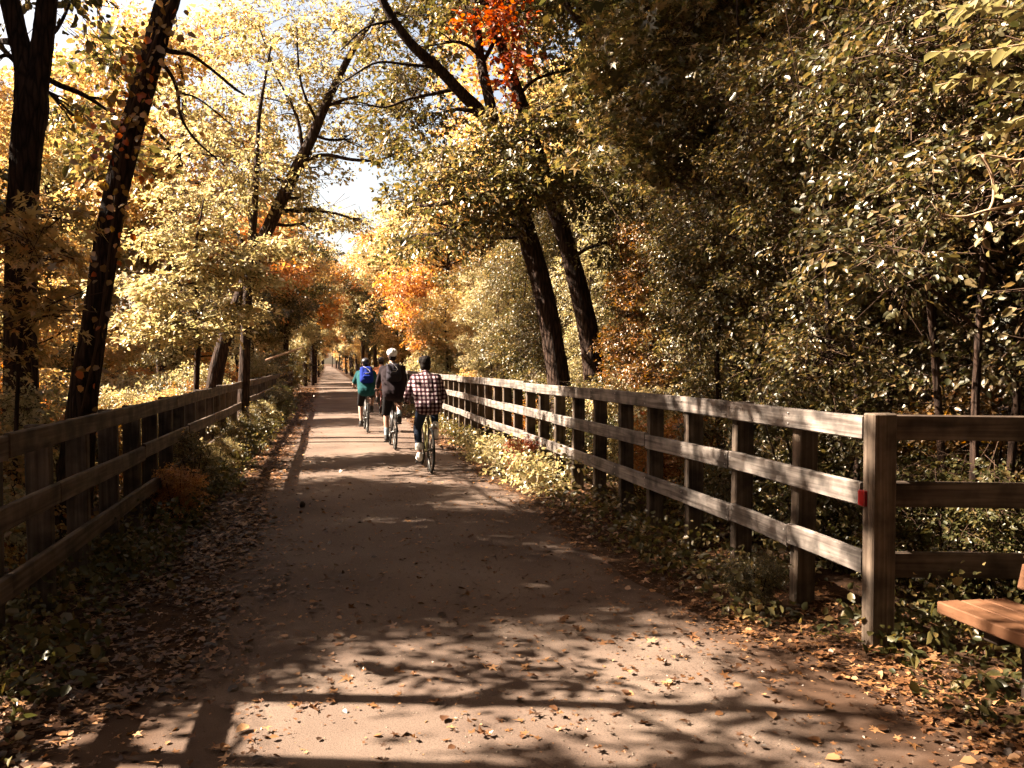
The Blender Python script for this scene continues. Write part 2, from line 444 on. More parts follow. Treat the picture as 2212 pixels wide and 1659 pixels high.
def twig_strips(Cn, A, L, rad, back=0.9):
    """Three-sided twigs carrying the sprays (joined into one part)."""
    K = len(Cn)
    p0 = Cn - A * (L * (0.5 + back))[:, None]; p0[:, 2] -= 0.12 * L
    p1 = Cn - A * (L * 0.1)[:, None]
    p2 = Cn + A * (L * 0.45)[:, None]; p2[:, 2] -= 0.1 * L
    ref = unit(np.cross(A, np.array([0.3, 0.2, 1.0]))); ref2 = np.cross(A, ref)
    Vs = []
    for p, r in ((p0, rad), (p1, rad * 0.65), (p2, rad * 0.25)):
        for k in range(3):
            a = 2 * math.pi * k / 3
            Vs.append(p + r * (math.cos(a) * ref + math.sin(a) * ref2))
    V = np.stack(Vs, 1)
    f = np.array([(i * 3 + k, i * 3 + (k + 1) % 3, i * 3 + 3 + (k + 1) % 3, i * 3 + 3 + k) for i in range(2) for k in range(3)])
    F = (np.arange(K)[:, None, None] * 9 + f[None]).reshape(-1, 4)
    return V.reshape(-1, 3), F

def crown_meshes(name, rg, blobs, per, length, size, mat, oval=True, width=0.55, tw=0.006, shell=0.55, droop=0.25, tilt=0.4, leafdroop=0.35, wid=1.0):
    """blobs: (centre, radii, number of sprays). Returns leaf mesh, twig mesh."""
    Cs = []; Os = []
    for c, r, n in blobs:
        p = blob_points(rg, n, c, r, shell)
        Cs.append(p); Os.append(unit((p - np.array(c)) * np.array([1, 1, 0.35]) + 1e-4))
    Cn = np.concatenate(Cs); O = np.concatenate(Os)
    P, D, Nl, S, A, L = sprays(rg, Cn, O, per, length, width, size, droop, tilt, leafdroop)
    V, F = leaf_arrays(P, D, Nl, S, oval, wid)
    TV, TF = twig_strips(Cn, A, L, tw)
    return mesh_np(name + '_leaves', V, F, mat), mesh_np(name + '_twigs', TV, TF, M['twig'])

def limb(mb, pts, n=7, k=5, wob=0.06):
    sp = spline(pts, k)
    mb.tube([s[:3] for s in sp], [max(0.003, s[3]) for s in sp], n, True, wob)

def crown_limbs(mb, rg, blobs, trunk_pts, r0):
    """A bent branch from the trunk into each clump of the crown."""
    T = [np.array(t) for t in trunk_pts]
    for c, r, n in blobs:
        c = np.array(c)
        best = min(T, key=lambda t: np.linalg.norm(c - t[:3]) + (3 if t[2] > c[2] - 0.1 else 0))
        a = best[:3]; mid = (a + c) / 2 + rg.normal(size=3) * 0.10 * np.linalg.norm(c - a) + np.array([0, 0, 0.05])
        ra = min(r0, best[3] * 0.6)
        limb(mb, [(*a, ra), (*mid, ra * 0.7), (*c, ra * 0.35)], 6, 4)
        for q in range(4):
            e = c + unit(rg.normal(size=3)) * np.array(r) * 0.75
            m2 = (c + e) / 2 + rg.normal(size=3) * 0.08
            s = mid * 0.4 + c * 0.6
            limb(mb, [(*s, ra * 0.4), (*m2, ra * 0.25), (*e, ra * 0.1)], 4, 3)

# prototypes -----------------------------------------------------------------
PROTO = {}
def proto(key, trunks, blobs, per, length, size, seed, oval=True, r0=0.05, sides=8, bark='bark', **kw):
    """trunks: list of control-point lists (x,y,z,r) in local space."""
    rg = np.random.default_rng(seed)
    mb = MB(); allp = []
    for t in trunks:
        sp = spline(t, 5); allp += sp
        mb.tube([s[:3] for s in sp], [s[3] for s in sp], sides, True, 0.07)
    crown_limbs(mb, rg, blobs, allp, r0)
    tm = mb.mesh(key + '_trunk', M[bark], True)
    lm, wm = crown_meshes(key, rg, blobs, per, length, size, None, oval, **kw)
    lm.materials.append(M['green'])
    PROTO[key] = (tm, lm, wm)

def rblobs(rg, n, c, spread, rad, sprays_n):
    out = []
    for i in range(n):
        p = np.array(c) + unit(rg.normal(size=3)) * np.array(spread) * rg.uniform(0.45, 1.0)
        s = rg.uniform(0.7, 1.25)
        out.append((tuple(p), (rad * s, rad * s, rad * s * 0.62), int(sprays_n * s * s)))
    return out

rp = np.random.default_rng(3)
# thicket shrubs, 2.6 m
for i in range(2):
    st = [[(0.08 * math.cos(a), 0.08 * math.sin(a), -0.4, 0.022), (0.3 * math.cos(a), 0.3 * math.sin(a), 0.8, 0.016), (0.6 * math.cos(a), 0.6 * math.sin(a), 1.8, 0.008)] for a in (0.3, 1.7, 2.9, 4.1, 5.4)]
    bl = rblobs(rp, 9, (0, 0, 1.25), (0.85, 0.85, 1.05), 0.5, 34) + [((0, 0, 0.7), (0.9, 0.9, 0.7), 60)]
    proto('shrub%d' % i, st, bl, 28, 0.40, 0.054, 20 + i, True, 0.012, 5, 'bark', tw=0.004)
# tall thicket, 5.5 m, small leaves
for i in range(2):
    st = [[(0.1 * math.cos(a), 0.1 * math.sin(a), -0.6, 0.034), (0.3 * math.cos(a), 0.3 * math.sin(a), 2.0, 0.026), (0.5 * math.cos(a + .4), 0.5 * math.sin(a + .4), 4.2, 0.024), (0.8 * math.cos(a + .8), 0.8 * math.sin(a + .8), 6.6, 0.010)] for a in (0.5, 2.4, 4.4)]
    bl = rblobs(rp, 32, (0, 0, 3.9), (1.1, 1.1, 3.3), 0.62, 42)
    proto('thicket%d' % i, st, bl, 32, 0.46, 0.044, 30 + i, True, 0.022, 6, 'bark', tw=0.004)
# understory tree, 6 m
for i in range(2):
    t = [[(0, 0, -0.8, 0.085), (0.08, -0.05, 1.5, 0.07), (-0.1, 0.12, 3.6, 0.045), (0.1, 0.05, 5.4, 0.015)]]
    bl = rblobs(rp, 17, (0, 0, 4.0), (1.7, 1.7, 1.9), 0.75, 40)
    proto('understory%d' % i, t, bl, 24, 0.6, 0.085, 40 + i, True, 0.04, 8, 'bark', tw=0.006)
# tall woodland tree, 14 m
for i in range(3):
    t = [[(0, 0, -1.3, 0.21), (0.15, 0.1, 2.5, 0.17), (-0.1 + 0.3 * i, 0.2, 6.5, 0.13), (0.2, -0.2, 10, 0.08), (0.1, 0, 13, 0.02)]]
    bl = rblobs(rp, 26, (0, 0, 9.2), (2.9, 2.9, 4.2), 1.15, 34)
    proto('tall%d' % i, t, bl, 22, 0.95, 0.15, 50 + i, False, 0.075, 9, 'bark', tw=0.009)

ORD = 'first second third fourth fifth sixth seventh eighth ninth tenth eleventh twelfth thirteenth fourteenth fifteenth sixteenth seventeenth eighteenth nineteenth twentieth'.split()
def ordw(n): return ORD[n] if n < 20 else 'twenty-' + ORD[n - 20] if n < 29 else 'thirtieth'
HUE = {'green': 'olive green', 'dark': 'dark green', 'glossy': 'glossy green', 'pale': 'pale yellow-green', 'yellow': 'golden', 'orange': 'orange', 'red': 'red', 'rust': 'russet'}
cb_ = np.random.default_rng(44)
cbl = []
for q in range(18):
    a = cb_.random() * 6.283; rr = 3.6 * math.sqrt(cb_.random())
    cbl.append(((-3.4 + rr * math.cos(a), rr * math.sin(a), 11.3 + cb_.uniform(-.9, .9)), (1.25, 1.25, .75), 62))
proto('canopy', [[(0, 0, -1.2, 0.19), (0.05, 0.1, 3, 0.16), (-0.5, 0, 6.5, 0.13), (-1.9, 0.1, 9.4, 0.10), (-3.4, 0, 11.2, .05)]], cbl, 22, 0.85, 0.14, 61, False, 0.07, 9, 'bark', tw=0.008)  # high umbrella crown shaped to block overhead sky light without shading the trail

def place(key, name, x, y, s=1.0, rz=None, mat='green', label='', cat='tree', group=None, sz=None, z=None):
    tm, lm, wm = PROTO[key]
    if rz is None: rz = random.uniform(0, 6.28)
    r = thing(name, label, cat, (x, y, gz(x, y) if z is None else z), rz, group)
    r.scale = (s, s, s * (sz or 1.0))
    link('trunk' if cat == 'tree' else 'stems', tm, r)
    c = link('crown' if cat == 'tree' else 'foliage', lm, r); c['kind'] = 'stuff'
    c.material_slots[0].link = 'OBJECT'; c.material_slots[0].material = M[mat]
    if -6 < y < 26:
        w = link('twigs', wm, r); w['kind'] = 'stuff'
    return r


# ------------------------------------------------------------------ named trees of the photograph
def vpts(pts):
    out = []
    for vx, vy, d, w in pts:
        p = at(vx, vy, d)
        out.append((p.x, p.y, p.z, 0.5 * w * d / FPX))
    return out

def hero(name, label, stems, limbs, blobs, per, length, size, mat, seed, bark='bark', oval=True, **kw):
    """One tree: trunk stems, visible limbs, crown. Built about an Empty at its base."""
    rg = np.random.default_rng(seed)
    s0 = vpts(stems[0]); base = Vector(s0[0][:3])
    r = thing(name, label, 'tree', base)
    loc = lambda L: [(a - base.x, b - base.y, c - base.z, rr) for a, b, c, rr in L]
    allp = []
    for k, st in enumerate(stems):
        mb = MB(); L = loc(vpts(st)); allp += spline(L, 7); sp = spline(L, 14)
        mb.tube([q[:3] for q in sp], [q[3] for q in sp], 36, True, 0.0, 0.055)
        mb.build('trunk' if k == 0 else 'limb', M[bark], r, True)
    for st in limbs:
        mb = MB(); L = loc(vpts(st)); sp = spline(L, 6); allp += sp
        mb.tube([q[:3] for q in sp], [max(q[3], 0.004) for q in sp], 8, True, 0.05)
        mb.build('branch', M[bark], r, True)
    if blobs:
        bl = [((c[0] - base.x, c[1] - base.y, c[2] - base.z), rr, n) for c, rr, n in blobs]
        mb = MB(); crown_limbs(mb, rg, bl, allp, 0.045)
        b = mb.build('crown_branches', M[bark], r, True); b['kind'] = 'stuff'
        lm, wm = crown_meshes(name, rg, bl, per, length, size, M[mat], oval, **kw)
        c = link('crown', lm, r); c['kind'] = 'stuff'
        w = link('twigs', wm, r); w['kind'] = 'stuff'
    return r

def vb(vx, vy, d, rad, n, flat=0.62):
    p = at(vx, vy, d); return ((p.x, p.y, p.z), (rad, rad, rad * flat), n)
def wb(x, y, z, rad, n, flat=0.62): return ((x, y, z), (rad, rad, rad * flat), n)

rh = np.random.default_rng(77)
hero('forked_tree', 'dark forked tree trunk at the far left edge behind the fence',
     [[(50, 1190, 9, 86), (45, 880, 9, 68), (44, 600, 9, 60), (50, 420, 9, 60), (60, 290, 9, 64), (68, 215, 9, 66), (52, 130, 9, 44), (30, 40, 9, 40), (15, -60, 9, 38), (-20, -500, 9.2, 30), (-60, -1300, 9.5, 14)],
      [(64, 300, 9, 40), (76, 210, 9, 46), (90, 110, 9, 44), (99, 30, 9, 42), (110, -70, 9, 38), (160, -500, 9, 28), (230, -1200, 8.8, 12)]],
     [[(84, 160, 9, 12), (130, 185, 9.1, 12), (180, 205, 9.2, 10), (232, 238, 9.3, 6)], [(95, 90, 9, 10), (125, 60, 9.3, 8), (150, 10, 9.6, 6)],
      [(45, 150, 9, 10), (15, 120, 8.9, 9), (-20, 135, 8.8, 6)]],
     [wb(*(np.array((-4.0, 10.5, 11.0)) + unit(rh.normal(size=3)) * np.array((2.9, 2.4, 2.4))), 1.15, 44) for _ in range(20)]
     + [wb(-3.2, 7.4, 6.9, .8, 20), wb(-2.9, 9.3, 6.7, .8, 18), wb(-3.6, 11.2, 7.2, .9, 18), wb(-4.3, 6.6, 7.6, .8, 18), vb(235, 110, 12, .5, 16), vb(160, 250, 12, .45, 14), vb(120, -10, 10, .5, 12), vb(260, 330, 13, .5, 18)],
     22, 0.8, 0.12, 'green', 101)
hero('leaning_tree', 'dark leaning tree trunk wrapped in red creeper behind the left fence',
     [[(150, 1210, 8, 82), (176, 890, 8, 62), (203, 710, 8, 53), (235, 500, 8, 50), (270, 330, 8, 50), (312, 180, 8, 48), (350, 40, 8, 46), (374, -60, 8, 44), (430, -500, 8, 32), (480, -1100, 8, 14)]],
     [[(335, 100, 8, 14), (372, 112, 8, 12), (410, 118, 8, 9), (450, 145, 8.1, 7), (505, 190, 8.2, 6), (528, 205, 8.3, 4)],
      [(338, 125, 8, 10), (368, 160, 8, 8), (384, 200, 8, 7), (390, 250, 8, 6), (420, 300, 8.1, 5), (470, 345, 8.2, 3)],
      [(384, 200, 8, 5), (430, 215, 8.1, 4), (500, 270, 8.3, 3)]],
     [wb(*(np.array((-0.2, 9.2, 10.4)) + unit(rh.normal(size=3)) * np.array((2.8, 2.2, 1.5))), 1.05, 40) for _ in range(13)],
     22, 0.8, 0.12, 'green', 102)
hero('arching_tree', 'arching tree leaning right over the trail beyond the left fence',
     [[(448, 930, 18, 36), (470, 790, 18, 31), (497, 700, 18, 28), (525, 625, 18, 27), (555, 545, 18, 27), (590, 470, 18, 27), (640, 365, 18, 25), (672, 300, 18, 22), (702, 230, 18, 18), (740, 150, 18, 15), (770, 95, 18, 12), (815, 30, 18, 8)]],
     [[(632, 380, 18, 11), (665, 345, 18, 9), (705, 335, 18, 8), (760, 345, 18, 7), (820, 345, 18, 6), (885, 318, 18, 4)],
      [(700, 232, 18, 8), (745, 215, 18, 7), (800, 200, 18, 5), (860, 150, 18, 3)],
      [(655, 330, 18, 9), (640, 250, 18, 7), (600, 170, 18, 5), (560, 60, 18, 3)],
      [(560, 535, 18, 12), (540, 470, 18.1, 10), (548, 400, 18.2, 8)], [(685, 265, 18, 7), (650, 180, 17.6, 5), (640, 60, 17.4, 3)]],
     [vb(430, 330, 17.5, 1.0, 40), vb(520, 300, 18, 0.9, 36), vb(600, 250, 18.5, 1.0, 36), vb(610, 390, 18, 0.8, 36), vb(690, 360, 18.5, 0.7, 22), vb(480, 210, 18, 0.8, 20),
      vb(720, 170, 18, 0.9, 34), vb(800, 230, 18.5, 0.8, 24), vb(780, 70, 18, 0.9, 34), vb(640, 110, 18, 0.8, 28), vb(560, 40, 18, 0.9, 30), vb(850, 130, 18, 0.7, 12), vb(450, 80, 19, 1.0, 24), vb(540, 150, 19, 1.0, 30), vb(640, 30, 19, 1.0, 30), vb(720, 70, 19, .9, 30), vb(700, 250, 19, .8, 26), vb(400, 230, 18.5, .9, 30), vb(830, 300, 18.5, .5, 14), vb(520, 430, 17.8, 0.8, 34), vb(660, 480, 18.6, 0.6, 18), vb(760, 300, 19, .5, 18), vb(650, 420, 19, .6, 26), vb(720, 470, 20, .45, 20), vb(780, 480, 20, .4, 16)],
     24, 0.55, 0.085, 'pale', 103, tw=0.006)
hero('slender_tree', 'slender upright trunk beside the arching tree on the left',
     [[(524, 930, 17, 26), (528, 790, 17, 23), (535, 640, 17, 20), (545, 500, 17, 17), (552, 400, 17, 13), (560, 250, 17, 8), (585, 100, 17, 4)]],
     [[(540, 560, 17, 9), (510, 500, 17, 7), (470, 450, 17, 4)], [(535, 620, 17, 7), (500, 560, 16.8, 5), (470, 540, 16.6, 3)]],
     [vb(480, 420, 16.5, 0.7, 26), vb(560, 350, 17, 0.7, 22), vb(570, 180, 17, 0.7, 14)], 22, 0.5, 0.08, 'pale', 104)
hero('twin_stem_tree', 'larger dark curved trunk behind the right fence, forking into limbs over the trail',
     [[(1222, 960, 14, 56), (1200, 780, 14, 47), (1175, 640, 14, 44), (1145, 530, 14, 43), (1110, 420, 14, 41), (1085, 335, 14, 39), (1062, 272, 14, 36), (1036, 240, 14, 28), (1000, 205, 13.8, 25), (950, 152, 13.6, 23), (885, 92, 13.4, 21), (830, 10, 13.3, 18), (790, -100, 13.2, 14), (730, -320, 13, 7)],
      [(1075, 300, 14, 24), (1056, 215, 14, 23), (1038, 130, 14.2, 20), (1030, 60, 14.3, 18), (1020, -60, 14.4, 14), (1000, -400, 14.4, 6)]],
     [[(985, 192, 13.8, 10), (935, 203, 13.7, 8), (880, 215, 13.6, 6), (830, 232, 13.4, 5), (770, 220, 13.2, 3)],
      [(940, 145, 13.6, 9), (880, 140, 13.4, 7), (815, 135, 13.2, 5), (760, 165, 13, 4), (700, 205, 12.8, 2)],
      [(1085, 335, 14, 9), (1010, 330, 13.7, 7), (930, 345, 13.4, 5)], [(1040, 140, 14.2, 10), (1062, 100, 14.3, 9), (1075, 70, 14.3, 6)],
      [(850, 45, 13.3, 8), (790, 60, 13, 5), (735, 110, 12.8, 3)]],
     [vb(960, 380, 13.5, 0.8, 44), vb(1040, 340, 13.3, 0.7, 44), vb(900, 300, 14.2, 0.6, 18), vb(960, 90, 14, 0.6, 16), vb(880, 40, 13.8, 0.6, 12), vb(1010, 430, 13.2, 0.7, 40), vb(950, 500, 14, 0.7, 36),
      vb(1075, 265, 13.2, .4, 20), vb(1125, 350, 13, .4, 22), vb(1165, 430, 13.4, .4, 22), vb(1215, 400, 13.6, .4, 20), vb(1180, 250, 13.6, .45, 22), vb(1120, 400, 13, 0.6, 40), vb(1090, 480, 13.4, 0.5, 26), vb(1150, 300, 13.5, 0.7, 34), vb(880, 200, 14.5, 0.6, 22), vb(820, 60, 14, 0.6, 20), vb(940, 250, 14.5, .6, 26), vb(860, 330, 15, .5, 20), vb(850, 260, 15, .6, 24), vb(840, 180, 15, .6, 22), vb(880, 430, 15.5, .6, 34), vb(870, 530, 16, .6, 34), vb(920, 150, 14.5, .6, 24), vb(1000, 20, 14.5, 0.8, 34), vb(1060, -100, 14.5, 1.0, 30)],
     24, 0.5, 0.075, 'green', 105)
hero('crooked_tree', 'thinner crooked trunk just right of the larger curved trunk',
     [[(1296, 950, 14.8, 50), (1276, 750, 14.8, 44), (1246, 610, 14.8, 40), (1215, 500, 14.8, 36), (1190, 430, 14.8, 34), (1160, 330, 14.6, 30), (1125, 220, 14.4, 26), (1100, 150, 14.4, 23), (1068, 60, 14.4, 20), (1042, 0, 14.4, 18), (1000, -160, 14.4, 14), (950, -500, 14.4, 6)]],
     [[(1120, 205, 14.4, 9), (1160, 170, 14.4, 7), (1230, 150, 14.4, 5)], [(1200, 455, 14.8, 9), (1240, 360, 14.6, 7), (1290, 320, 14.4, 5), (1350, 345, 14.2, 3)]],
     [vb(1180, 120, 14.5, 0.8, 30), vb(1250, 250, 14, 0.8, 44), vb(1220, 20, 15, 0.9, 30), vb(1290, 400, 14, 0.8, 44), vb(1120, 30, 14.8, 0.7, 20), vb(1330, 520, 14, 0.8, 44), vb(1100, -120, 14.8, 1.0, 26)],
     24, 0.5, 0.075, 'green', 106)
hero('oak_tree', 'shaded oak with a straight dark trunk in the thicket right of centre',
     [[(1590, 860, 11.5, 42), (1580, 700, 11.5, 38), (1576, 550, 11.5, 37), (1572, 440, 11.5, 38), (1570, 250, 11.5, 34), (1565, 100, 11.5, 32), (1560, -100, 11.5, 28), (1550, -700, 11.5, 14)]],
     [[(1572, 450, 11.5, 13), (1530, 440, 11.3, 11), (1480, 435, 11, 9), (1430, 420, 10.8, 6)], [(1570, 300, 11.5, 11), (1500, 240, 11, 8), (1420, 210, 10.4, 5)],
      [(1568, 180, 11.5, 10), (1640, 110, 11, 8), (1720, 60, 10.6, 5)]],
     [vb(x, y, d, 0.75, 44) for x, y, d in ((1380, 120, 10.5), (1480, 60, 10), (1420, 250, 10), (1520, 200, 9.8), (1620, 130, 9.8), (1700, 40, 10), (1470, 350, 10), (1350, 330, 10.6), (1620, 290, 10.2), (1720, 200, 10), (1560, -40, 10), (1400, 20, 11), (1320, 200, 11), (1660, 400, 10.4))]
     + [wb(*(np.array((4.6, 10.6, 9.4)) + unit(rh.normal(size=3)) * np.array((2.2, 2.6, 1.3))), 1.05, 34) for _ in range(9)],
     24, 0.5, 0.10, 'green', 107, oval='star')
# bright understory tree left of the trail
hero('dogwood_tree', 'bright pale yellow-green understory tree in layered sprays behind the left fence',
     [[(420, 960, 14, 14), (425, 800, 14, 12), (430, 680, 14, 10), (420, 560, 14, 7), (440, 430, 14, 3)]], [],
     [vb(380, 620, 13.4, 0.75, 60, .4), vb(470, 560, 13.8, 0.7, 56, .4), vb(360, 520, 14, 0.6, 44, .4), vb(430, 480, 14.4, 0.7, 50, .4), vb(540, 600, 14.5, 0.6, 40, .4), vb(330, 700, 13.2, 0.7, 50, .4),
      vb(420, 700, 13, 0.7, 50, .4), vb(580, 530, 15, 0.5, 34, .4), vb(520, 680, 14.4, 0.5, 34, .4), vb(380, 420, 14.6, 0.6, 30, .4), vb(270, 610, 14, 0.5, 26, .4)],
     26, 0.5, 0.075, 'pale', 108, tilt=0.22, leafdroop=0.15)

# sapling with yellow-brown leaves in front of the forked trunk
hero('maple_sapling', 'young maple with dull yellow leaves in front of the forked trunk at far left',
     [[(30, 1120, 7, 10), (40, 800, 7, 8), (60, 600, 7, 6), (80, 440, 7, 4)]], [],
     [vb(60, 480, 7, 0.3, 14, .5), vb(100, 560, 7, 0.28, 14, .5), vb(20, 520, 7, 0.3, 12, .5), vb(60, 650, 7, 0.32, 16, .5), vb(130, 460, 7.2, 0.25, 8, .5), vb(120, 680, 7, 0.25, 8, .5), vb(40, 760, 7, 0.2, 6, .5)],
     12, 0.34, 0.095, 'yellow', 109, oval='star', tilt=0.3)

# ------------------------------------------------------------------ the woods
G_R = 'thicket shrubs packed behind the right fence'
mats_r = ['glossy', 'green', 'green', 'dark', 'glossy', 'rust']
i = 0
for x0, y, s, m in sorted([(4.7, 3.2, 1.05, 'glossy'), (4.4, 4.9, 1.0, 'glossy'), (5.4, 4.2, 1.15, 'glossy'), (4.5, 6.3, .95, 'green'), (5.5, 5.6, 1.15, 'glossy'), (6.4, 3.4, 1.2, 'glossy'), (4.6, 7.7, .85, 'green'), (5.6, 7.1, 1.1, 'glossy'),
                    (4.8, 9.1, .8, 'green'), (5.9, 8.6, 1.1, 'rust'), (5.2, 10.5, .75, 'green'), (6.4, 10.2, 1.15, 'pale'), (4.9, 12.0, .6, 'rust'), (6.6, 12.2, 1.1, 'green'), (5.6, 13.6, .8, 'green'), (6.9, 14.5, 1.1, 'green'),
                    (5.2, 15.6, .75, 'pale'), (6.5, 16.8, 1.1, 'green'), (5.3, 18.2, .85, 'green'), (7.0, 19.5, 1.2, 'pale'), (5.0, 21.0, .9, 'green'), (6.4, 23.0, 1.1, 'green'), (4.9, 25.0, .8, 'pale'), (5.2, 28.0, .9, 'yellow')], key=lambda q: q[1]):
    place('thicket%d' % (i % 2), 'thicket_shrub', x0 + random.uniform(-.15, .15), y, s, None, m, 'tall %s shrub in the right-hand thicket, %s from the viewer' % (HUE[m], ordw(i)), 'shrub', G_R); i += 1
for k in range(26):
    y = 4.9 + k * 1.05
    m = ['dark', 'green', 'glossy', 'green', 'orange' if 9 < y < 17 else 'green', 'pale'][k % 6] if y < 18 else ['pale', 'yellow', 'green', 'pale'][k % 4]
    place('shrub%d' % (k % 2), 'low_shrub', 3.95 + random.uniform(-.1, .3), y, random.uniform(.5, .68), None, m, 'low %s bush against the back of the right fence, %s from the corner post' % (HUE[m], ordw(k)), 'shrub', 'low bushes behind the right fence')
for k, (x, y) in enumerate(sorted([(4.9, 3.0), (5.8, 2.4), (5.2, 5.6), (6.2, 4.4), (5.3, 7.0), (6.4, 6.4), (5.4, 8.6), (6.6, 8.0), (5.8, 10.2), (7.2, 5.4), (7.4, 9.4), (6.0, 12.0), (7.8, 7.2), (7.0, 3.2)], key=lambda q: q[1])):
    place('shrub%d' % (k % 2), 'thicket_shrub', x, y, .85, None, ['green', 'glossy', 'rust'][k % 3], '%s bush low in the right-hand thicket, %s from the viewer' % (HUE[['green', 'glossy', 'rust'][k % 3]], ordw(k)), 'shrub', 'low bushes inside the right-hand thicket')
G_L = 'low bushes behind the left fence'
for k in range(26):
    y = 5.6 + k * 1.15
    m = ['rust', 'pale', 'yellow', 'pale', 'green', 'orange'][k % 6]
    place('shrub%d' % (k % 2), 'low_shrub', -2.75 - random.uniform(0, .6), y, random.uniform(.62, .8), None, m, 'low %s bush behind the left fence, %s from the near end' % (HUE[m], ordw(k)), 'shrub', G_L)
for k in range(20):
    y = 11 + k * 1.8
    m = ['pale', 'orange', 'pale', 'yellow', 'green'][k % 5]
    place('shrub%d' % (k % 2), 'woodland_shrub', -4.6 - random.uniform(0, 1.6) - 0.03 * y, y, random.uniform(1.0, 1.35), None, m, '%s bush in the woods behind the left fence, %s from the viewer' % (HUE[m], ordw(k)), 'shrub', 'bushes in the woods on the left')
# understory trees
for k, (x, y, s, m, lab) in enumerate([
    (4.3, 36.0, 1.15, 'orange', 'orange autumn tree beside the far right end of the fence'),
    (4.4, 30.5, .8, 'yellow', 'small golden tree by the right fence beyond the cyclists'),
    (-3.6, 25.0, .8, 'pale', 'pale green understory tree past the arching tree on the left'),
    (-3.2, 31.0, .85, 'green', 'dark green small tree hanging over the far left of the trail'),
    (-6.5, 19.0, .95, 'yellow', 'golden understory tree between the leaning trunk and the bright pale tree'),
    (-6.6, 15.5, .7, 'pale', 'pale small tree between the two dark trunks on the left'),
    (-9.5, 24.0, 1.1, 'pale', 'pale tree seen past the forked trunk on the left'),
    (6.0, 33.0, 1.1, 'green', 'green understory tree right of the orange tree'),
    (5.8, 41.0, 1.2, 'yellow', 'yellow tree rising behind the orange tree at the trail bend')]):
    place('understory%d' % (k % 2), 'understory_tree', x, y, s, None, m, lab)
# shade trees on the sunny side
for k, (x, y, s, m) in enumerate([(-5.5, 7.5, .56, 'green'), (-5.2, 6.7, .45, 'green'), (-6.4, 8.9, .62, 'green'), (-6.0, 10.8, .6, 'green'), (-9.5, 11.2, .75, 'green')]):
    place('tall%d' % (k % 3), 'shade_tree', x, y, s, None, m, 'broad tree left of the trail casting shade across it', 'tree', 'shade trees beside the viewer')
for k, (x, y, s, z_) in enumerate([(-7.2, 8.5, .60, 1.45), (-7.0, 10.8, .6, 1.45), (-7.6, 12.4, .55, 1.4)]):
    place('tall%d' % (k % 3), 'shade_tree', x, y, s, None, 'green', 'broad tree left of the trail casting shade across it', 'tree', 'shade trees beside the viewer', z_)
for k in range(26):  # unseen shrubs added behind the viewer to shut out low sky light
    sx = -1 if k % 2 else 1
    place('thicket%d' % (k % 2), 'thicket_shrub', 0.7 + sx * random.uniform(4.2, 5.4), 1.2 - (k // 2) * 1.8, .9, None, 'green', 'added shrub behind the viewer that closes off low sky light', 'shrub', 'shrubs added behind the viewer')
for k in range(8):  # unseen row added across the trail to the rear, blocking horizon sky
    place('thicket%d' % (k % 2), 'thicket_shrub', -5 + k * 1.6, -25 + random.uniform(-1, 1), 1.1, None, 'green', 'added shrub behind the viewer that closes off low sky light', 'shrub', 'shrubs added behind the viewer')
for k, (x, y, rz) in enumerate([(7.6, 5.4, 0.0), (7.6, 13.2, 0.1), (7.9, 17.5, -0.1), (6.6, 0.6, 0.1), (5.2, -4.4, -0.1), (-3.3, -2.6, 3.0), (-3.4, -8, 3.3), (5.4, -10, .2), (-7.5, -1.4, 3.2), (-4.4, 0.0, 3.14), (-8.5, -4, 3.0), (9.6, 9.6, .1), (2.6, -13, 0.4)]):
    place('canopy', 'sky_blocking_tree', x, y, .8 if x == -4.4 else 1.0, rz, 'green', 'added tall tree whose crown shuts out sky light above the trail', 'tree', 'trees added to close the sky over the trail')  # trees added mostly out of view to cut sky light from overhead
rs = np.random.default_rng(9)
proto('pole', [[(0, 0, -.3, .075), (.03, .02, 2, .065), (-.05, .05, 4.5, .05), (.05, 0, 7, .02)]], [((.6 * math.cos(a), .6 * math.sin(a), z), (.45, .45, .3), 9) for a, z in ((0, 3.6), (2, 4.2), (4, 4.8), (1, 5.4), (3, 5.8), (5, 6.3), (.5, 6.8))], 16, .5, .09, 62, True, .025, 8, 'bark', tw=.005)
place('pole', 'slender_tree', -3.1, 4.9, 1.0, .3, 'green', 'slender young tree beside the near end of the left fence', 'tree')
place('pole', 'slender_tree', -3.9, 4.55, 1.1, 2.1, 'green', 'second slender young tree beyond the near end of the left fence', 'tree')
# the woods go on behind the viewer
for k, (x, y, s) in enumerate([(-6.5, -.5, .85), (-7, -5, 1.0), (-5, -11, 1.0), (-10, -2, 1.0), (7.5, 1, .95), (6.5, -4, .9), (7, -10, 1.0), (5.5, -16, 1.0), (-5, -18, 1.0), (1, -24, 1.0), (12, -3, 1.0), (-12, 3, 1.0), (-1.5, -14, 0.9), (3.6, -9, .9)]):
    place('tall%d' % (k % 3), 'woodland_tree', x, y, s, None, 'green', 'woodland tree behind the viewer', 'tree', 'trees behind the viewer')
for k, (x, y, s, m) in enumerate(sorted([(-3.6, 43, .8, 'orange'), (-5.2, 31, 1.15, 'yellow'), (-9.5, 26, .85, 'yellow'), (-10, 33, .95, 'pale'), (-7, 38, .9, 'orange'), (-5.6, 46, .85, 'yellow'), (-9, 35, 1.0, 'pale'), (-19, 21, 1.0, 'orange'), (-8.5, 36, .85, 'yellow'), (-19, 30, 1.1, 'green'), (-12, 38, 1.0, 'orange'), (-7.5, 41, .9, 'yellow'), (-24, 18, 1.0, 'green'), (-17, 36, 1.1, 'yellow')], key=lambda q: q[1])):
    place('tall%d' % (k % 3), 'woodland_tree', x, y, s, None, m, 'tall %s tree in the left woods, %s from the viewer' % (HUE[m], ordw(k)), 'tree', 'tall trees in the left woods')
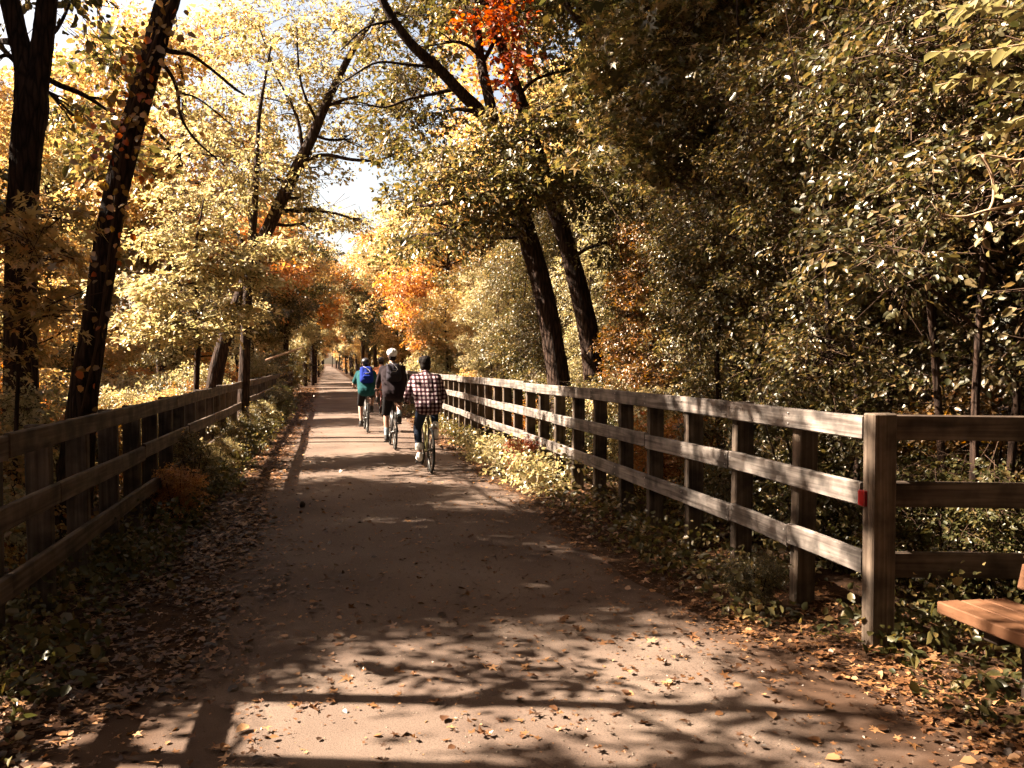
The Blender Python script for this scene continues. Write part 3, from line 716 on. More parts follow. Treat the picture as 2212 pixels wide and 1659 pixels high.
for k, (x, y, s, m) in enumerate(sorted([(8.4, 6.8, .95, 'green'), (7.6, 1.0, .95, 'green'), (6.4, 27, 1.15, 'yellow'), (6.8, 11, .95, 'dark'), (6.6, 16, .9, 'green'), (7.2, 2.5, .9, 'green'), (8.5, 8, .85, 'green'), (9.5, 13, .95, 'green'), (8, 18, .9, 'green'), (9, 24, 1.0, 'pale'), (5.6, 29, .85, 'pale'), (5.4, 37, .8, 'yellow'), (11, 19, 1.1, 'green'), (8, 30, .9, 'yellow'), (11, 33, 1.1, 'green'), (8.5, 39, 1.0, 'orange'), (10, 3.5, .9, 'green'), (13, 10, 1.1, 'green'), (13, 26, 1.1, 'yellow')], key=lambda q: q[1])):
    place('tall%d' % ((k + 1) % 3), 'woodland_tree', x, y, s, None, m, 'tall %s tree rising over the right-hand thicket, %s from the viewer' % (HUE[m], ordw(k)), 'tree', 'tall trees in the right woods')
k = 0
for y in list(range(44, 130, 5)) + list(range(130, 300, 10)):
    for sx in (-1, 1):
        x = 0.9 + sx * (random.uniform(2.7, 3.6) if y < 55 else random.uniform(1.9, 2.7))
        place('tall%d' % (k % 3), 'woodland_tree', x, y + random.uniform(-2, 2), random.uniform(.62, .85) if not 46 < y < 75 else random.uniform(.75, .9), None, ['yellow', 'pale', 'green', 'orange', 'pale'][k % 5], 'distant %s tree lining the %s side of the far trail' % (HUE[['yellow', 'pale', 'green', 'orange', 'pale'][k % 5]], 'left' if sx < 0 else 'right'), 'tree', 'distant trees along the trail'); k += 1
        place('understory%d' % (k % 2), 'understory_tree', 0.9 + sx * random.uniform(3.0, 4.2), y + random.uniform(-3, 3), random.uniform(.7, 1.1), None, ['green', 'pale', 'yellow', 'green'][k % 4], 'distant small %s tree at the %s verge of the far trail' % (HUE[['green', 'pale', 'yellow', 'green'][k % 4]], 'left' if sx < 0 else 'right'), 'tree', 'distant small trees along the trail')
rb = random.Random(8)
for k in range(70):
    sx = -1 if k % 2 else 1
    y = 31 + (k // 2) * 4.2
    place('shrub%d' % (k % 2), 'woodland_shrub', 0.9 + sx * rb.uniform(3.0, 3.8) + (0.4 if sx > 0 else 0), y, rb.uniform(.8, 1.2) * (1 + y / 300), None, rb.choice(['green', 'pale', 'yellow', 'green', 'rust']), 'bush at the edge of the far stretch of the trail', 'shrub', 'bushes along the far trail')
for k in range(60):
    sx = -1 if k % 2 else 1
    y = 14 + (k // 2) * 3.4
    place('thicket%d' % (k % 2), 'woodland_shrub', 0.9 + sx * rb.uniform(7.5, 16), y, rb.uniform(.6, 1.0), None, rb.choice(['green', 'pale', 'yellow', 'rust', 'orange']), 'tall bush among the tree trunks deep in the woods', 'shrub', 'bushes deep in the woods')
for k in range(46):
    x, y = -21 - rb.random() * 26, 12 + k * 1.6 + rb.uniform(-2, 2)
    place('tall%d' % (k % 3), 'woodland_tree', x, y, rb.uniform(.7, 1.05), None, rb.choice(['yellow', 'pale', 'green', 'orange', 'pale', 'rust']), 'autumn tree deep in the woods on the left', 'tree', 'trees deep in the left woods')
for k in range(34):
    x, y = -8 - rb.random() * 11, 14 + k * 1.5 + rb.uniform(-2, 2)
    place('understory%d' % (k % 2), 'understory_tree', x, y, rb.uniform(.7, 1.0), None, rb.choice(['pale', 'pale', 'yellow', 'green', 'orange', 'rust']), 'small autumn tree in the woods on the left', 'tree', 'small trees in the left woods')
for k in range(30):
    x, y = 12 + rb.random() * 16, 4 + k * 2.2
    place('tall%d' % (k % 3), 'woodland_tree', x, y, rb.uniform(.8, 1.1), None, rb.choice(['green', 'pale', 'green', 'dark', 'yellow']), 'tree deep in the woods on the right', 'tree', 'trees deep in the right woods')
for k in range(14):
    place('tall%d' % (k % 3), 'woodland_tree', -22 + k * 3.4, 318 + random.uniform(-8, 8), 1.0, None, ['green', 'pale', 'yellow'][k % 3], 'distant tree closing the end of the trail', 'tree', 'trees at the end of the trail')

# ------------------------------------------------------------------ fences
def plank(L, h, t, seed, axis='Y', segs=8, warp=0.008):
    """A weathered board running from 0 to L, slightly warped, with worn edges."""
    rg = random.Random(seed); mb = MB()
    ph = rg.uniform(0, 6); a = rg.uniform(-1, 1) * warp; b = rg.uniform(-1, 1) * warp
    rows = []
    c = 0.008
    prof = [(-t / 2, -h / 2 + c), (-t / 2 + c, -h / 2), (t / 2 - c, -h / 2), (t / 2, -h / 2 + c), (t / 2, h / 2 - c), (t / 2 - c, h / 2), (-t / 2 + c, h / 2), (-t / 2, h / 2 - c)]
    for i in range(segs + 1):
        s = i / segs; y = L * s
        dx = a * math.sin(3 * s + ph); dz = b * math.sin(2.5 * s + ph * 2)
        for (px, pz) in prof:
            q = (px + dx, y, pz + dz + rg.uniform(-.0012, .0012))
            rows.append(q if axis == 'Y' else (q[1], q[0], q[2]))
    n = 8
    fs = [(i * n + k, (i + 1) * n + k, (i + 1) * n + (k + 1) % n, i * n + (k + 1) % n) for i in range(segs) for k in range(n)]
    fs += [tuple(range(n)), tuple(segs * n + k for k in reversed(range(n)))]
    mb.add(rows, fs)
    return mb

def post_mesh(ax, ay, h, mat, name='post'):
    mb = MB()
    mb.box(-ax / 2, ax / 2, -ay / 2, ay / 2, -0.35, h)
    return mb.mesh(name, mat, False, 0.008)

rnd = random.Random(5)
right = thing('wooden_fence', 'weathered grey three-rail wooden fence with corner post along the right side', 'fence', (3.12, 4.15, 0))
PS = 0.86
RP = [post_mesh(0.15, 0.085, h, M['post']) for h in (1.33, 1.315, 1.34)]
XR = 0.055
posts_y = [PS * i for i in range(0, 42)]
for i, y in enumerate(posts_y):
    if i == 0:
        o = link('corner_post', post_mesh(0.155, 0.10, 1.36, M['post'], 'corner_post'), right, (0.0, 0, 0))
    else:
        o = link('post', RP[i % 3], right, (XR + rnd.uniform(-.006, .006), y + rnd.uniform(-.03, .03), rnd.uniform(-.015, .01)))
        o.rotation_euler = (R(rnd.uniform(-.8, .8)), R(rnd.uniform(-.7, .7)), R(rnd.uniform(-2, 2)))
RZ = [1.28, 0.885, 0.48]
for zi, z in enumerate(RZ):
    cuts = [0.075, PS * 2 + .01]
    if zi == 2: cuts = [0.075, PS * 1 + .01, PS * 2 - .02]
    i = 6 - 2 * (zi == 1)
    while i < 42: cuts.append(PS * i); i += 4
    for a, b in zip(cuts[:-1], cuts[1:]):
        dz0, dz1 = rnd.uniform(-.012, .012), rnd.uniform(-.012, .012)
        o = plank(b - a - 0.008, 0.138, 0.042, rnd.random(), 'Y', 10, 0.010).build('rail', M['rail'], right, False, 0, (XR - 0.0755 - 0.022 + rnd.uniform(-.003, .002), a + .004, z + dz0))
        o.rotation_euler = (math.atan2(dz1 - dz0, b - a), 0, 0)
        for yy in posts_y:
            if a - .05 <= yy <= b + .05 and yy < 9 and yy > .2:
                for dz in (-.035, .035):
                    bo = MB(); bo.tube([(-.0225, 0, 0), (-.0265, 0, 0)], .007, 8)
                    bb = bo.build('bolt', M['steel'], o, True, 0, (0, min(max(yy - a - .004, .03), b - a - .04), dz))
# wing running out to the right from the corner post
wing = Vector((0.9755, -0.2198, 0))
WA = -THETA - R(1)
for z in (1.275, 0.875, 0.46):
    o = plank(3.4, 0.15, 0.042, rnd.random(), 'X', 8, 0.006).build('rail', M['railx'], right, False, 0, (0.07, 0.075, z))
    o.rotation_euler = (0, R(0.6), WA)
for k in (1, 2, 3):
    o = link('post', RP[k % 3], right, (0.07 + wing.x * 1.12 * k, 0.155 + wing.y * 1.12 * k, 0)); o.rotation_euler = (0, 0, WA + R(90))
rf = MB(); rf.box(-0.012, 0.012, -0.03, 0.03, -0.045, 0.045)
rf.build('reflector', M['reflector'], right, False, 0.003, (-0.085, 0.035, 0.865))

left = thing('wooden_fence', 'shaded brown three-rail wooden fence along the left side of the trail', 'fence', (-1.78, 5.03, 0))
LP = [post_mesh(0.15, 0.085, h, M['shadepost']) for h in (1.245, 1.235, 1.25)]
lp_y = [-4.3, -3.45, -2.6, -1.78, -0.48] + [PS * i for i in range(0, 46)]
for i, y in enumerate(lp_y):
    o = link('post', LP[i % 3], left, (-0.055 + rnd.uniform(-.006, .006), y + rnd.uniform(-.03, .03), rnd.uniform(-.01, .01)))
    o.rotation_euler = (R(rnd.uniform(-.8, .8)), R(rnd.uniform(-.7, .7)), R(rnd.uniform(-2, 2)))
for zi, z in enumerate((1.19, 0.79, 0.40)):
    k = -6 + zi
    while k < 45:
        e = min(k + 3 + (zi == 2), 45)
        a, b = PS * k, PS * e
        dz0, dz1 = rnd.uniform(-.012, .012), rnd.uniform(-.012, .012)
        o = plank(b - a - 0.008, 0.138, 0.042, rnd.random(), 'Y', 10, 0.010).build('rail', M['shaderail'], left, False, 0, (0.043 + rnd.uniform(-.002, .003), a + .004, z + dz0))
        o.rotation_euler = (math.atan2(dz1 - dz0, b - a), 0, 0)
        k = e

# ------------------------------------------------------------------ bench
bench = thing('park_bench', 'brown plank bench with sunlit seat edge at the right edge beside the fence corner', 'bench', (2.98, 2.62, 0))
for i, (x0, x1) in enumerate(((0.0, .125), (.137, .262), (.274, .40))):
    b = MB(); b.box(x0, x1, -0.9, 0.9, 0.395 + .004 * i, 0.455 - .004 * i); b.build('seat_plank', M['bench'], bench, False, 0.006)
for z in (0.55, 0.70):
    b = MB(); Mx = Matrix.Translation((0.50 + (z - .5) * .25, 0, z)) @ Matrix.Rotation(R(14), 4, 'Y')
    b.box(-0.022, 0.022, -0.9, 0.9, -0.065, 0.065, Mx); b.build('backrest_plank', M['bench'], bench, False, 0.006)
for y in (-0.62, 0.62):
    b = MB(); b.box(0.29, 0.41, y - .06, y + .06, -0.2, 0.392); b.build('leg', M['benchleg'], bench, False, 0.01)
    b = MB(); b.box(0.06, 0.40, y - .045, y + .045, 0.33, 0.390); b.build('seat_bracket', M['benchleg'], bench, False, 0.006)
    b = MB(); Mx = Matrix.Translation((0.475, y, 0.40)) @ Matrix.Rotation(R(14), 4, 'Y')
    b.box(0.0, 0.045, -0.035, 0.035, -0.05, 0.44, Mx); b.build('back_support', M['benchleg'], bench, False, 0.006)

# ------------------------------------------------------------------ cyclists
def remesh(name, caps, ells, mat, voxel=0.013, smooth=5):
    """Melt tapered capsules (p0,r0,p1,r1) and ellipsoids (c,r) into one continuous skin."""
    bm = bmesh.new()
    def ball(c, r):
        m = Matrix.Translation(c) @ Matrix.Diagonal((*r, 1)) if hasattr(r, '__len__') else Matrix.Translation(c) @ Matrix.Scale(r, 4)
        bmesh.ops.create_icosphere(bm, subdivisions=2, radius=1.0, matrix=m)
    for p0, r0, p1, r1 in caps:
        p0 = Vector(p0); p1 = Vector(p1); d = p1 - p0
        q = d.to_track_quat('Z', 'Y').to_matrix().to_4x4()
        bmesh.ops.create_cone(bm, cap_ends=True, segments=14, radius1=r0, radius2=r1, depth=max(d.length, 1e-4), matrix=Matrix.Translation((p0 + p1) / 2) @ q)
        ball(p0, r0); ball(p1, r1)
    for c, r in ells: ball(c, r)
    me = bpy.data.meshes.new(name + '_src'); bm.to_mesh(me); bm.free()
    o = bpy.data.objects.new(name + '_src', me); C.objects.link(o)
    md = o.modifiers.new('r', 'REMESH'); md.mode = 'VOXEL'; md.voxel_size = voxel; md.use_smooth_shade = True
    sm = o.modifiers.new('s', 'SMOOTH'); sm.iterations = smooth; sm.factor = 0.5
    dg = bpy.context.evaluated_depsgraph_get()
    res = bpy.data.meshes.new_from_object(o.evaluated_get(dg))
    res.name = name
    bpy.data.objects.remove(o); bpy.data.meshes.remove(me)
    res.materials.clear(); res.materials.append(mat)
    res.polygons.foreach_set('use_smooth', [True] * len(res.polygons))
    return res

def join_mesh(me, mb):
    bm = bmesh.new(); bm.from_mesh(me)
    t = mb.mesh('tmp', None, True); bm.from_mesh(t); bm.to_mesh(me); bm.free(); bpy.data.meshes.remove(t)
    me.polygons.foreach_set('use_smooth', [True] * len(me.polygons))

def torus(mb, c, Rr, r, n=40, k=8):
    vs = []
    for i in range(n):
        a = 2 * math.pi * i / n
        for j in range(k):
            b = 2 * math.pi * j / k; q = Rr + r * math.cos(b)
            vs.append((c[0] + r * math.sin(b), c[1] + q * math.cos(a), c[2] + q * math.sin(a)))
    mb.add(vs, [(i * k + j, ((i + 1) % n) * k + j, ((i + 1) % n) * k + (j + 1) % k, i * k + (j + 1) % k) for i in range(n) for j in range(k)])

M['rubber'] = plain('black_tyre_rubber', (0.012, 0.011, 0.010), 0.8)
M['alloy'] = plain('dark_alloy', (0.07, 0.065, 0.06), 0.4, 0.8)
M['blackpart'] = plain('black_component', (0.015, 0.014, 0.014), 0.45)
M['hair'] = plain('dark_brown_hair', (0.008, 0.004, 0.003), 0.75, bump=0.6, bscale=70)
M['skin'] = plain('skin', (0.30, 0.16, 0.11), 0.55, var=0.06)
M['eye'] = plain('eye', (0.03, 0.02, 0.015), 0.2)

def plaid():
    m, nt, out = new_mat('plaid_flannel')
    tc = N(nt, 'TexCoord'); sx = N(nt, 'SeparateXYZ'); nt.links.new(tc.outputs['Object'], sx.inputs[0])
    def stripes(sock, per, ph):
        a = N(nt, 'Math', operation='MULTIPLY_ADD'); a.inputs[1].default_value = 1 / per; a.inputs[2].default_value = ph + 20
        f = N(nt, 'Math', operation='FRACT'); g = N(nt, 'Math', operation='LESS_THAN'); g.inputs[1].default_value = 0.5
        nt.links.new(sock, a.inputs[0]); nt.links.new(a.outputs[0], f.inputs[0]); nt.links.new(f.outputs[0], g.inputs[0]); return g
    a = stripes(sx.outputs['X'], 0.062, 0.1); b = stripes(sx.outputs['Z'], 0.060, 0.3)
    ad = N(nt, 'Math', operation='ADD'); nt.links.new(a.outputs[0], ad.inputs[0]); nt.links.new(b.outputs[0], ad.inputs[1])
    hv = N(nt, 'Math', operation='MULTIPLY'); hv.inputs[1].default_value = 0.5; nt.links.new(ad.outputs[0], hv.inputs[0])
    r = ramp(nt, [(0.0, (0.34, 0.27, 0.275)), (0.3, (0.07, 0.03, 0.038)), (0.8, (0.012, 0.004, 0.006))], 'CONSTANT')
    nt.links.new(hv.outputs[0], r.inputs[0])
    bs = N(nt, 'BsdfPrincipled'); bs.inputs['Roughness'].default_value = 0.9; bs.inputs['Specular IOR Level'].default_value = 0.1
    nt.links.new(r.outputs[0], bs.inputs['Base Color'])
    no = N(nt, 'TexNoise'); no.inputs['Scale'].default_value = 14; nt.links.new(tc.outputs['Object'], no.inputs['Vector'])
    bp = N(nt, 'Bump'); bp.inputs['Strength'].default_value = 0.6; bp.inputs['Distance'].default_value = 0.04
    nt.links.new(no.outputs['Fac'], bp.inputs['Height']); nt.links.new(bp.outputs[0], bs.inputs['Normal'])
    nt.links.new(bs.outputs[0], out.inputs[0]); return m
def cloth(name, col): return plain(name, col, 0.9, bump=0.5, bscale=16, var=0.12)
M['plaid'] = plaid()
M['denim'] = cloth('blue_denim', (0.016, 0.022, 0.036))
M['white_cloth'] = cloth('white_cloth', (0.70, 0.68, 0.64))
M['jacket'] = cloth('dark_plum_jacket', (0.015, 0.009, 0.011))
M['shorts'] = cloth('black_shorts', (0.007, 0.006, 0.0065))
M['sock'] = cloth('blue_grey_sock', (0.20, 0.24, 0.26))
M['shoe'] = plain('black_shoe', (0.02, 0.016, 0.015), 0.6)
M['white_shoe'] = plain('white_shoe', (0.72, 0.69, 0.63), 0.6)
M['teal'] = cloth('teal_shirt', (0.008, 0.05, 0.054))
M['peach'] = cloth('orange_peach_shirt', (0.40, 0.15, 0.07))
M['blue_pack'] = cloth('blue_backpack', (0.006, 0.018, 0.16))
M['black_pack'] = cloth('black_backpack', (0.022, 0.018, 0.024))
M['grey_trim'] = plain('grey_piping', (0.20, 0.18, 0.18), 0.6)
M['helmet'] = plain('white_helmet', (0.80, 0.78, 0.74), 0.3)
M['dark_helmet'] = plain('dark_helmet', (0.014, 0.011, 0.012), 0.4)

def bicycle(label, loc, rz, frame_col, bar_z=1.0, crank=R(-80), seat_z=0.93):
    t = thing('bicycle', label, 'bicycle', loc, rz, 'bicycles ridden along the trail')
    fm = plain('bicycle_paint', frame_col, 0.35)
    RA, FA, BB = Vector((0, -.44, .34)), Vector((0, .62, .34)), Vector((0, 0, .29))
    ST, HT, HB = Vector((0, -.17, seat_z - .16)), Vector((0, .40, bar_z - .12)), Vector((0, .44, bar_z - .27))
    for ax, nm in ((RA, 'rear'), (FA, 'front')):
        w = MB(); torus(w, (0, 0, 0), .318, .019); wh = w.build('wheel', M['rubber'], t, True, 0, ax)
        wh['label'] = nm + ' wheel with black tyre'
        q = MB(); torus(q, (0, 0, 0), .293, .010, 40, 6); q.build('rim', M['alloy'], wh, True)
        q = MB()
        for i in range(20):
            a = 2 * math.pi * i / 20
            q.tube([((-1) ** i * .025, .02 * math.cos(a + 1), .02 * math.sin(a + 1)), (0, .288 * math.cos(a), .288 * math.sin(a))], .0016, 4)
        q.build('spokes', M['alloy'], wh)
        q = MB(); q.tube([(-.05, 0, 0), (.05, 0, 0)], .02, 10); q.build('hub', M['alloy'], wh, True)
    f = MB()
    f.tube([BB, ST], .017, 10); f.tube([BB, HB], .019, 10); f.tube([ST + Vector((0, .01, -.03)), HT], .016, 10); f.tube([HT + Vector((0, -.008, .03)), HB + Vector((0, .008, -.03))], .021, 10)
    for s in (-1, 1):
        f.tube([BB + Vector((s * .02, 0, 0)), RA + Vector((s * .058, 0, 0))], .011, 8)
        f.tube([ST + Vector((s * .012, 0, -.03)), RA + Vector((s * .058, 0, 0))], .009, 8)
    f.tube([BB - Vector((.035, 0, 0)), BB + Vector((.035, 0, 0))], .026, 10)
    f.build('frame', fm, t, True)
    f = MB()
    f.tube([HB, HB + Vector((0, .02, -.06))], .018, 8)
    for s in (-1, 1): f.tube([HB + Vector((0, .02, -.06)), HB + Vector((s * .05, .03, -.09)), FA + Vector((s * .055, 0, 0))], .012, 8)
    f.build('fork', fm, t, True)
    f = MB(); f.tube([ST, Vector((0, -.19, seat_z - .03))], .013, 8); f.build('seat_post', M['alloy'], t, True)
    me = remesh('saddle', [((0, .1, seat_z - .01), .018, (0, -.05, seat_z - .01), .04)], [((0, -.06 - .08, seat_z - .01), (.075, .07, .03))], M['blackpart'], .012, 3)
    link('saddle', me, t, (0, -.15, 0))
    f = MB(); f.tube([HT, HT + Vector((0, .05, .10)), Vector((0, .45, bar_z))], .014, 8); f.tube([(-.31, .40, bar_z), (-.15, .45, bar_z), (.15, .45, bar_z), (.31, .40, bar_z)], .0125, 10)
    hb = f.build('handlebar', M['blackpart'], t, True)
    for s in (-1, 1):
        g = MB(); g.tube([(s * .21, .432, bar_z), (s * .315, .398, bar_z)], .018, 10); g.build('grip', M['rubber'], hb, True)
    f = MB(); torus(f, (.045, BB.y, BB.z), .085, .006, 28, 6)
    cr = f.build('crankset', M['alloy'], t, True)
    peds = {}
    for s in (-1, 1):
        a = crank if s < 0 else crank + math.pi
        e = Vector((s * .075, BB.y + .17 * math.cos(a), BB.z + .17 * math.sin(a)))
        f = MB(); f.tube([BB + Vector((s * .05, 0, 0)), e], .011, 8); f.build('crank_arm', M['alloy'], cr, True)
        f = MB(); f.box(e.x + (0 if s > 0 else -.10), e.x + (.10 if s > 0 else 0), e.y - .035, e.y + .035, e.z - .012, e.z + .012); f.build('pedal', M['blackpart'], cr, False, .004)
        peds[s] = Vector((s * .125, e.y, e.z + .014))
    f = MB()
    for dz in (.084, -.084): f.tube([(.045, BB.y, BB.z + dz), (.045, RA.y, RA.z + dz * .45)], .004, 5)
    f.build('chain', M['blackpart'], t)
    return t, peds

def ik(a, b, l1, l2, pole):
    d = b - a; L = d.length; Lc = min(L, (l1 + l2) * .995); d.normalize()
    x = (l1 * l1 - l2 * l2 + Lc * Lc) / (2 * Lc); h = math.sqrt(max(l1 * l1 - x * x, 0.0002))
    p = (Vector(pole) - d * Vector(pole).dot(d)).normalized()
    return a + d * x * (L / Lc) + p * h

def rider(label, loc, rz, peds, hip, neck, head, hand_z, top, bottoms, shoe, sleeve='long', legs='long', sock=None, headwear='hair', shw=.185, bulk=1.0, cuff=None):
    t = thing('person', label, 'person', loc, rz, 'cyclists riding away along the trail')
    hip, neck, head = Vector(hip), Vector(neck), Vector(head)
    up = (neck - hip).normalized(); fw = Vector((1, 0, 0)).cross(up) * -1
    J = {}
    for s in (-1, 1):
        sh = neck - up * .10 + Vector((s * shw * .9, .015, 0)); ha = Vector((s * .255, .40, hand_z + .028))
        el = ik(sh, ha, .30, .27, (s * .5, -.45, -.75))
        hj = hip + Vector((s * .085, .03, -.02)); an = peds[s] + Vector((0, -.085, .105))
        kn = ik(hj, an, .43, .43, (s * .12, 1, .2))
        J[s] = (sh, el, ha, hj, kn, an)
    chest = hip + (neck - hip) * .68
    caps = [(neck - up * .03, .06, head - Vector((0, .012, .05)), .055), (hip, .12 * bulk, chest, .12 * bulk)]
    ell = [(head, (.073, .092, .108)), (head + Vector((0, .045, -.06)), (.05, .05, .055))]
    for s in (-1, 1):
        sh, el, ha, hj, kn, an = J[s]
        caps += [(hip + Vector((s * .075, 0, 0)), .098 * bulk, chest + Vector((s * .10, 0, 0)), .095 * bulk), (chest + Vector((s * .10, 0, 0)), .09 * bulk, sh, .056),
                 (neck - up * .04, .05, sh, .052), (sh, .054, el, .041), (el, .041, ha - (ha - el).normalized() * .05, .027),
                 (ha - (ha - el).normalized() * .05, .027, ha + Vector((0, -.012, 0)), .028),
                 (hj, .088 * bulk, kn, .056), (kn, .054, kn + (an - kn) * .35, .056), (kn + (an - kn) * .35, .056, an, .036),
                 (an, .04, peds[s] + Vector((0, -.10, .04)), .034), (an, .036, peds[s] + Vector((0, .07, .03)), .026), (peds[s] + Vector((0, .02, .035)), .034, peds[s] + Vector((0, .12, .028)), .026)]
        ell.append((head + Vector((s * .074, -.005, -.012)), (.010, .022, .032)))
        ell.append((hip + Vector((s * .07, -.05, -.01)), (.095 * bulk, .09, .095)))
    caps.append((head + Vector((0, .09, .005)), .010, head + Vector((0, .112, -.022)), .014))
    caps.append((head + Vector((-.02, .086, -.062)), .008, head + Vector((.02, .086, -.062)), .008))
    body = remesh('body', caps, ell, M['skin'], .0125, 4)
    fm = MB()
    for s in (-1, 1):
        ha = J[s][2]
        for q in range(4):
            x = ha.x + s * (-.033 + .022 * q); L = (.9, 1.0, .97, .8)[q]
            fm.tube([(x, ha.y - .005, ha.z + .006), (x, ha.y + .034 * L, ha.z), (x, ha.y + .042 * L, ha.z - .026), (x, ha.y + .020, ha.z - .046 * L), (x, ha.y + .004, ha.z - .046 * L)], [.0095, .009, .0085, .008, .006], 6)
        x = ha.x - s * .038
        fm.tube([(x + s * .012, ha.y - .02, ha.z - .002), (x - s * .006, ha.y - .018, ha.z - .026), (x - s * .004, ha.y + .006, ha.z - .048), (x + s * .01, ha.y + .022, ha.z - .056)], [.012, .011, .0095, .007], 6)
    join_mesh(body, fm)
    link('body', body, t)
    for s in (-1, 1):
        e = MB(); bpm = remesh('eye', [], [((0, 0, 0), .011)], M['eye'], .004, 1); link('eye', bpm, t, head + Vector((s * .03, .083, .012)))
    # upper garment
    g = .016
    c2 = [(hip - up * .015 + Vector((0, -.03, 0)), .125 * bulk + g, chest, .125 * bulk + g)]
    for s in (-1, 1):
        sh, el, ha, hj, kn, an = J[s]; wr = ha - (ha - el).normalized() * .065
        c2 += [(hip - up * .015 + Vector((s * .08, -.03, 0)), .112 * bulk + g, chest + Vector((s * .105, 0, 0)), .10 * bulk + g), (chest + Vector((s * .105, 0, 0)), .092 * bulk + g, sh, .06 + g), (neck - up * .055, .040 + g, sh, .05 + g)]
        if sleeve == 'long': c2 += [(sh, .052 + g, el, .040 + g), (el, .040 + g, wr, .030 + g * .6)]
        else: c2 += [(sh, .060 + g, sh + (el - sh) * .75, .050 + g)]
    c2 += [(neck - up * .06, .06 + g, neck - up * .01, .055 + g)]
    link('jacket' if top == 'jacket' else 'shirt', remesh('top', c2, [], M[top], .015, 4), t)
    c3 = [(hip, .125 * bulk + g * .6, hip + up * .05, .12 * bulk + g * .6)]
    for s in (-1, 1):
        sh, el, ha, hj, kn, an = J[s]
        c3 += [(hip + Vector((s * .075, -.02, 0)), .105 * bulk + g * .6, hj, .092 * bulk + g * .6)]
        if legs == 'shorts': c3 += [(hj, .092 * bulk + g, hj + (kn - hj) * .95, .066 + g)]
        else:
            en = kn + (an - kn) * (.70 if legs == 'cropped' else .95)
            c3 += [(hj, .092 * bulk + g * .5, kn, .060 + g * .5), (kn, .060 + g * .5, en, .046 + g * .5)]
            if cuff: link('cuff', remesh('cuff', [(en - (an - kn) * .05, .062, en + (an - kn) * .06, .060)], [], M[cuff], .012, 2), t)
        if sock: link('sock', remesh('sock', [(an, .042, an + (kn - an) * .30, .052)], [], M[sock], .011, 2), t)
        pd = peds[s]
        link('shoe', remesh('shoe', [(an + Vector((0, 0, -.02)), .047, pd + Vector((0, -.10, .045)), .044), (pd + Vector((0, -.10, .042)), .044, pd + Vector((0, .06, .042)), .043), (pd + Vector((0, .06, .040)), .043, pd + Vector((0, .135, .035)), .034), (an, .046, pd + Vector((0, .07, .05)), .036)], [], M[shoe], .011, 3), t)
    link('shorts' if legs == 'shorts' else 'trousers', remesh('bottoms', c3, [(hip + Vector((s * .055, -.045, -.03)), (.125 * bulk, .10, .108)) for s in (-1, 1)] + [(hip + Vector((0, -.05, -.03)), (.10, .10, .10))], M[bottoms], .015, 4), t)
    # hair and headwear
    if headwear == 'hair':
        link('hair', remesh('hair', [], [(head + Vector((0, -.018, .022)), (.095, .105, .112)), (head + Vector((0, -.05, -.04)), (.085, .07, .10)), (head + Vector((.03, .03, .07)), (.07, .06, .06)), (head + Vector((-.05, -.02, .05)), (.06, .07, .07))], M['hair'], .012, 2), t)
    else:
        link('hair', remesh('hair', [], [(head + Vector((0, -.02, .005)), (.081, .088, .10)), (head + Vector((0, -.045, -.05)), (.07, .05, .06))], M['hair'], .012, 2), t)
        h = link('helmet', remesh('helmet', [], [(head + Vector((0, .0, .065)), (.108, .138, .085)), (head + Vector((0, -.06, .05)), (.10, .08, .08))], M[headwear], .012, 3), t)
        if headwear == 'helmet':
            v = MB()
            for dx in (-.055, 0, .055):
                v.tube([head + Vector((dx, -.135 + abs(dx) * .5, .07)), head + Vector((dx, -.10, .125 - abs(dx) * .3)), head + Vector((dx * .9, -.02, .152 - abs(dx) * .35)), head + Vector((dx * .8, .07, .135 - abs(dx) * .3))], .010, 6)
            v.build('vent', M['dark_helmet'], h, True)
    return t, J, up, chest

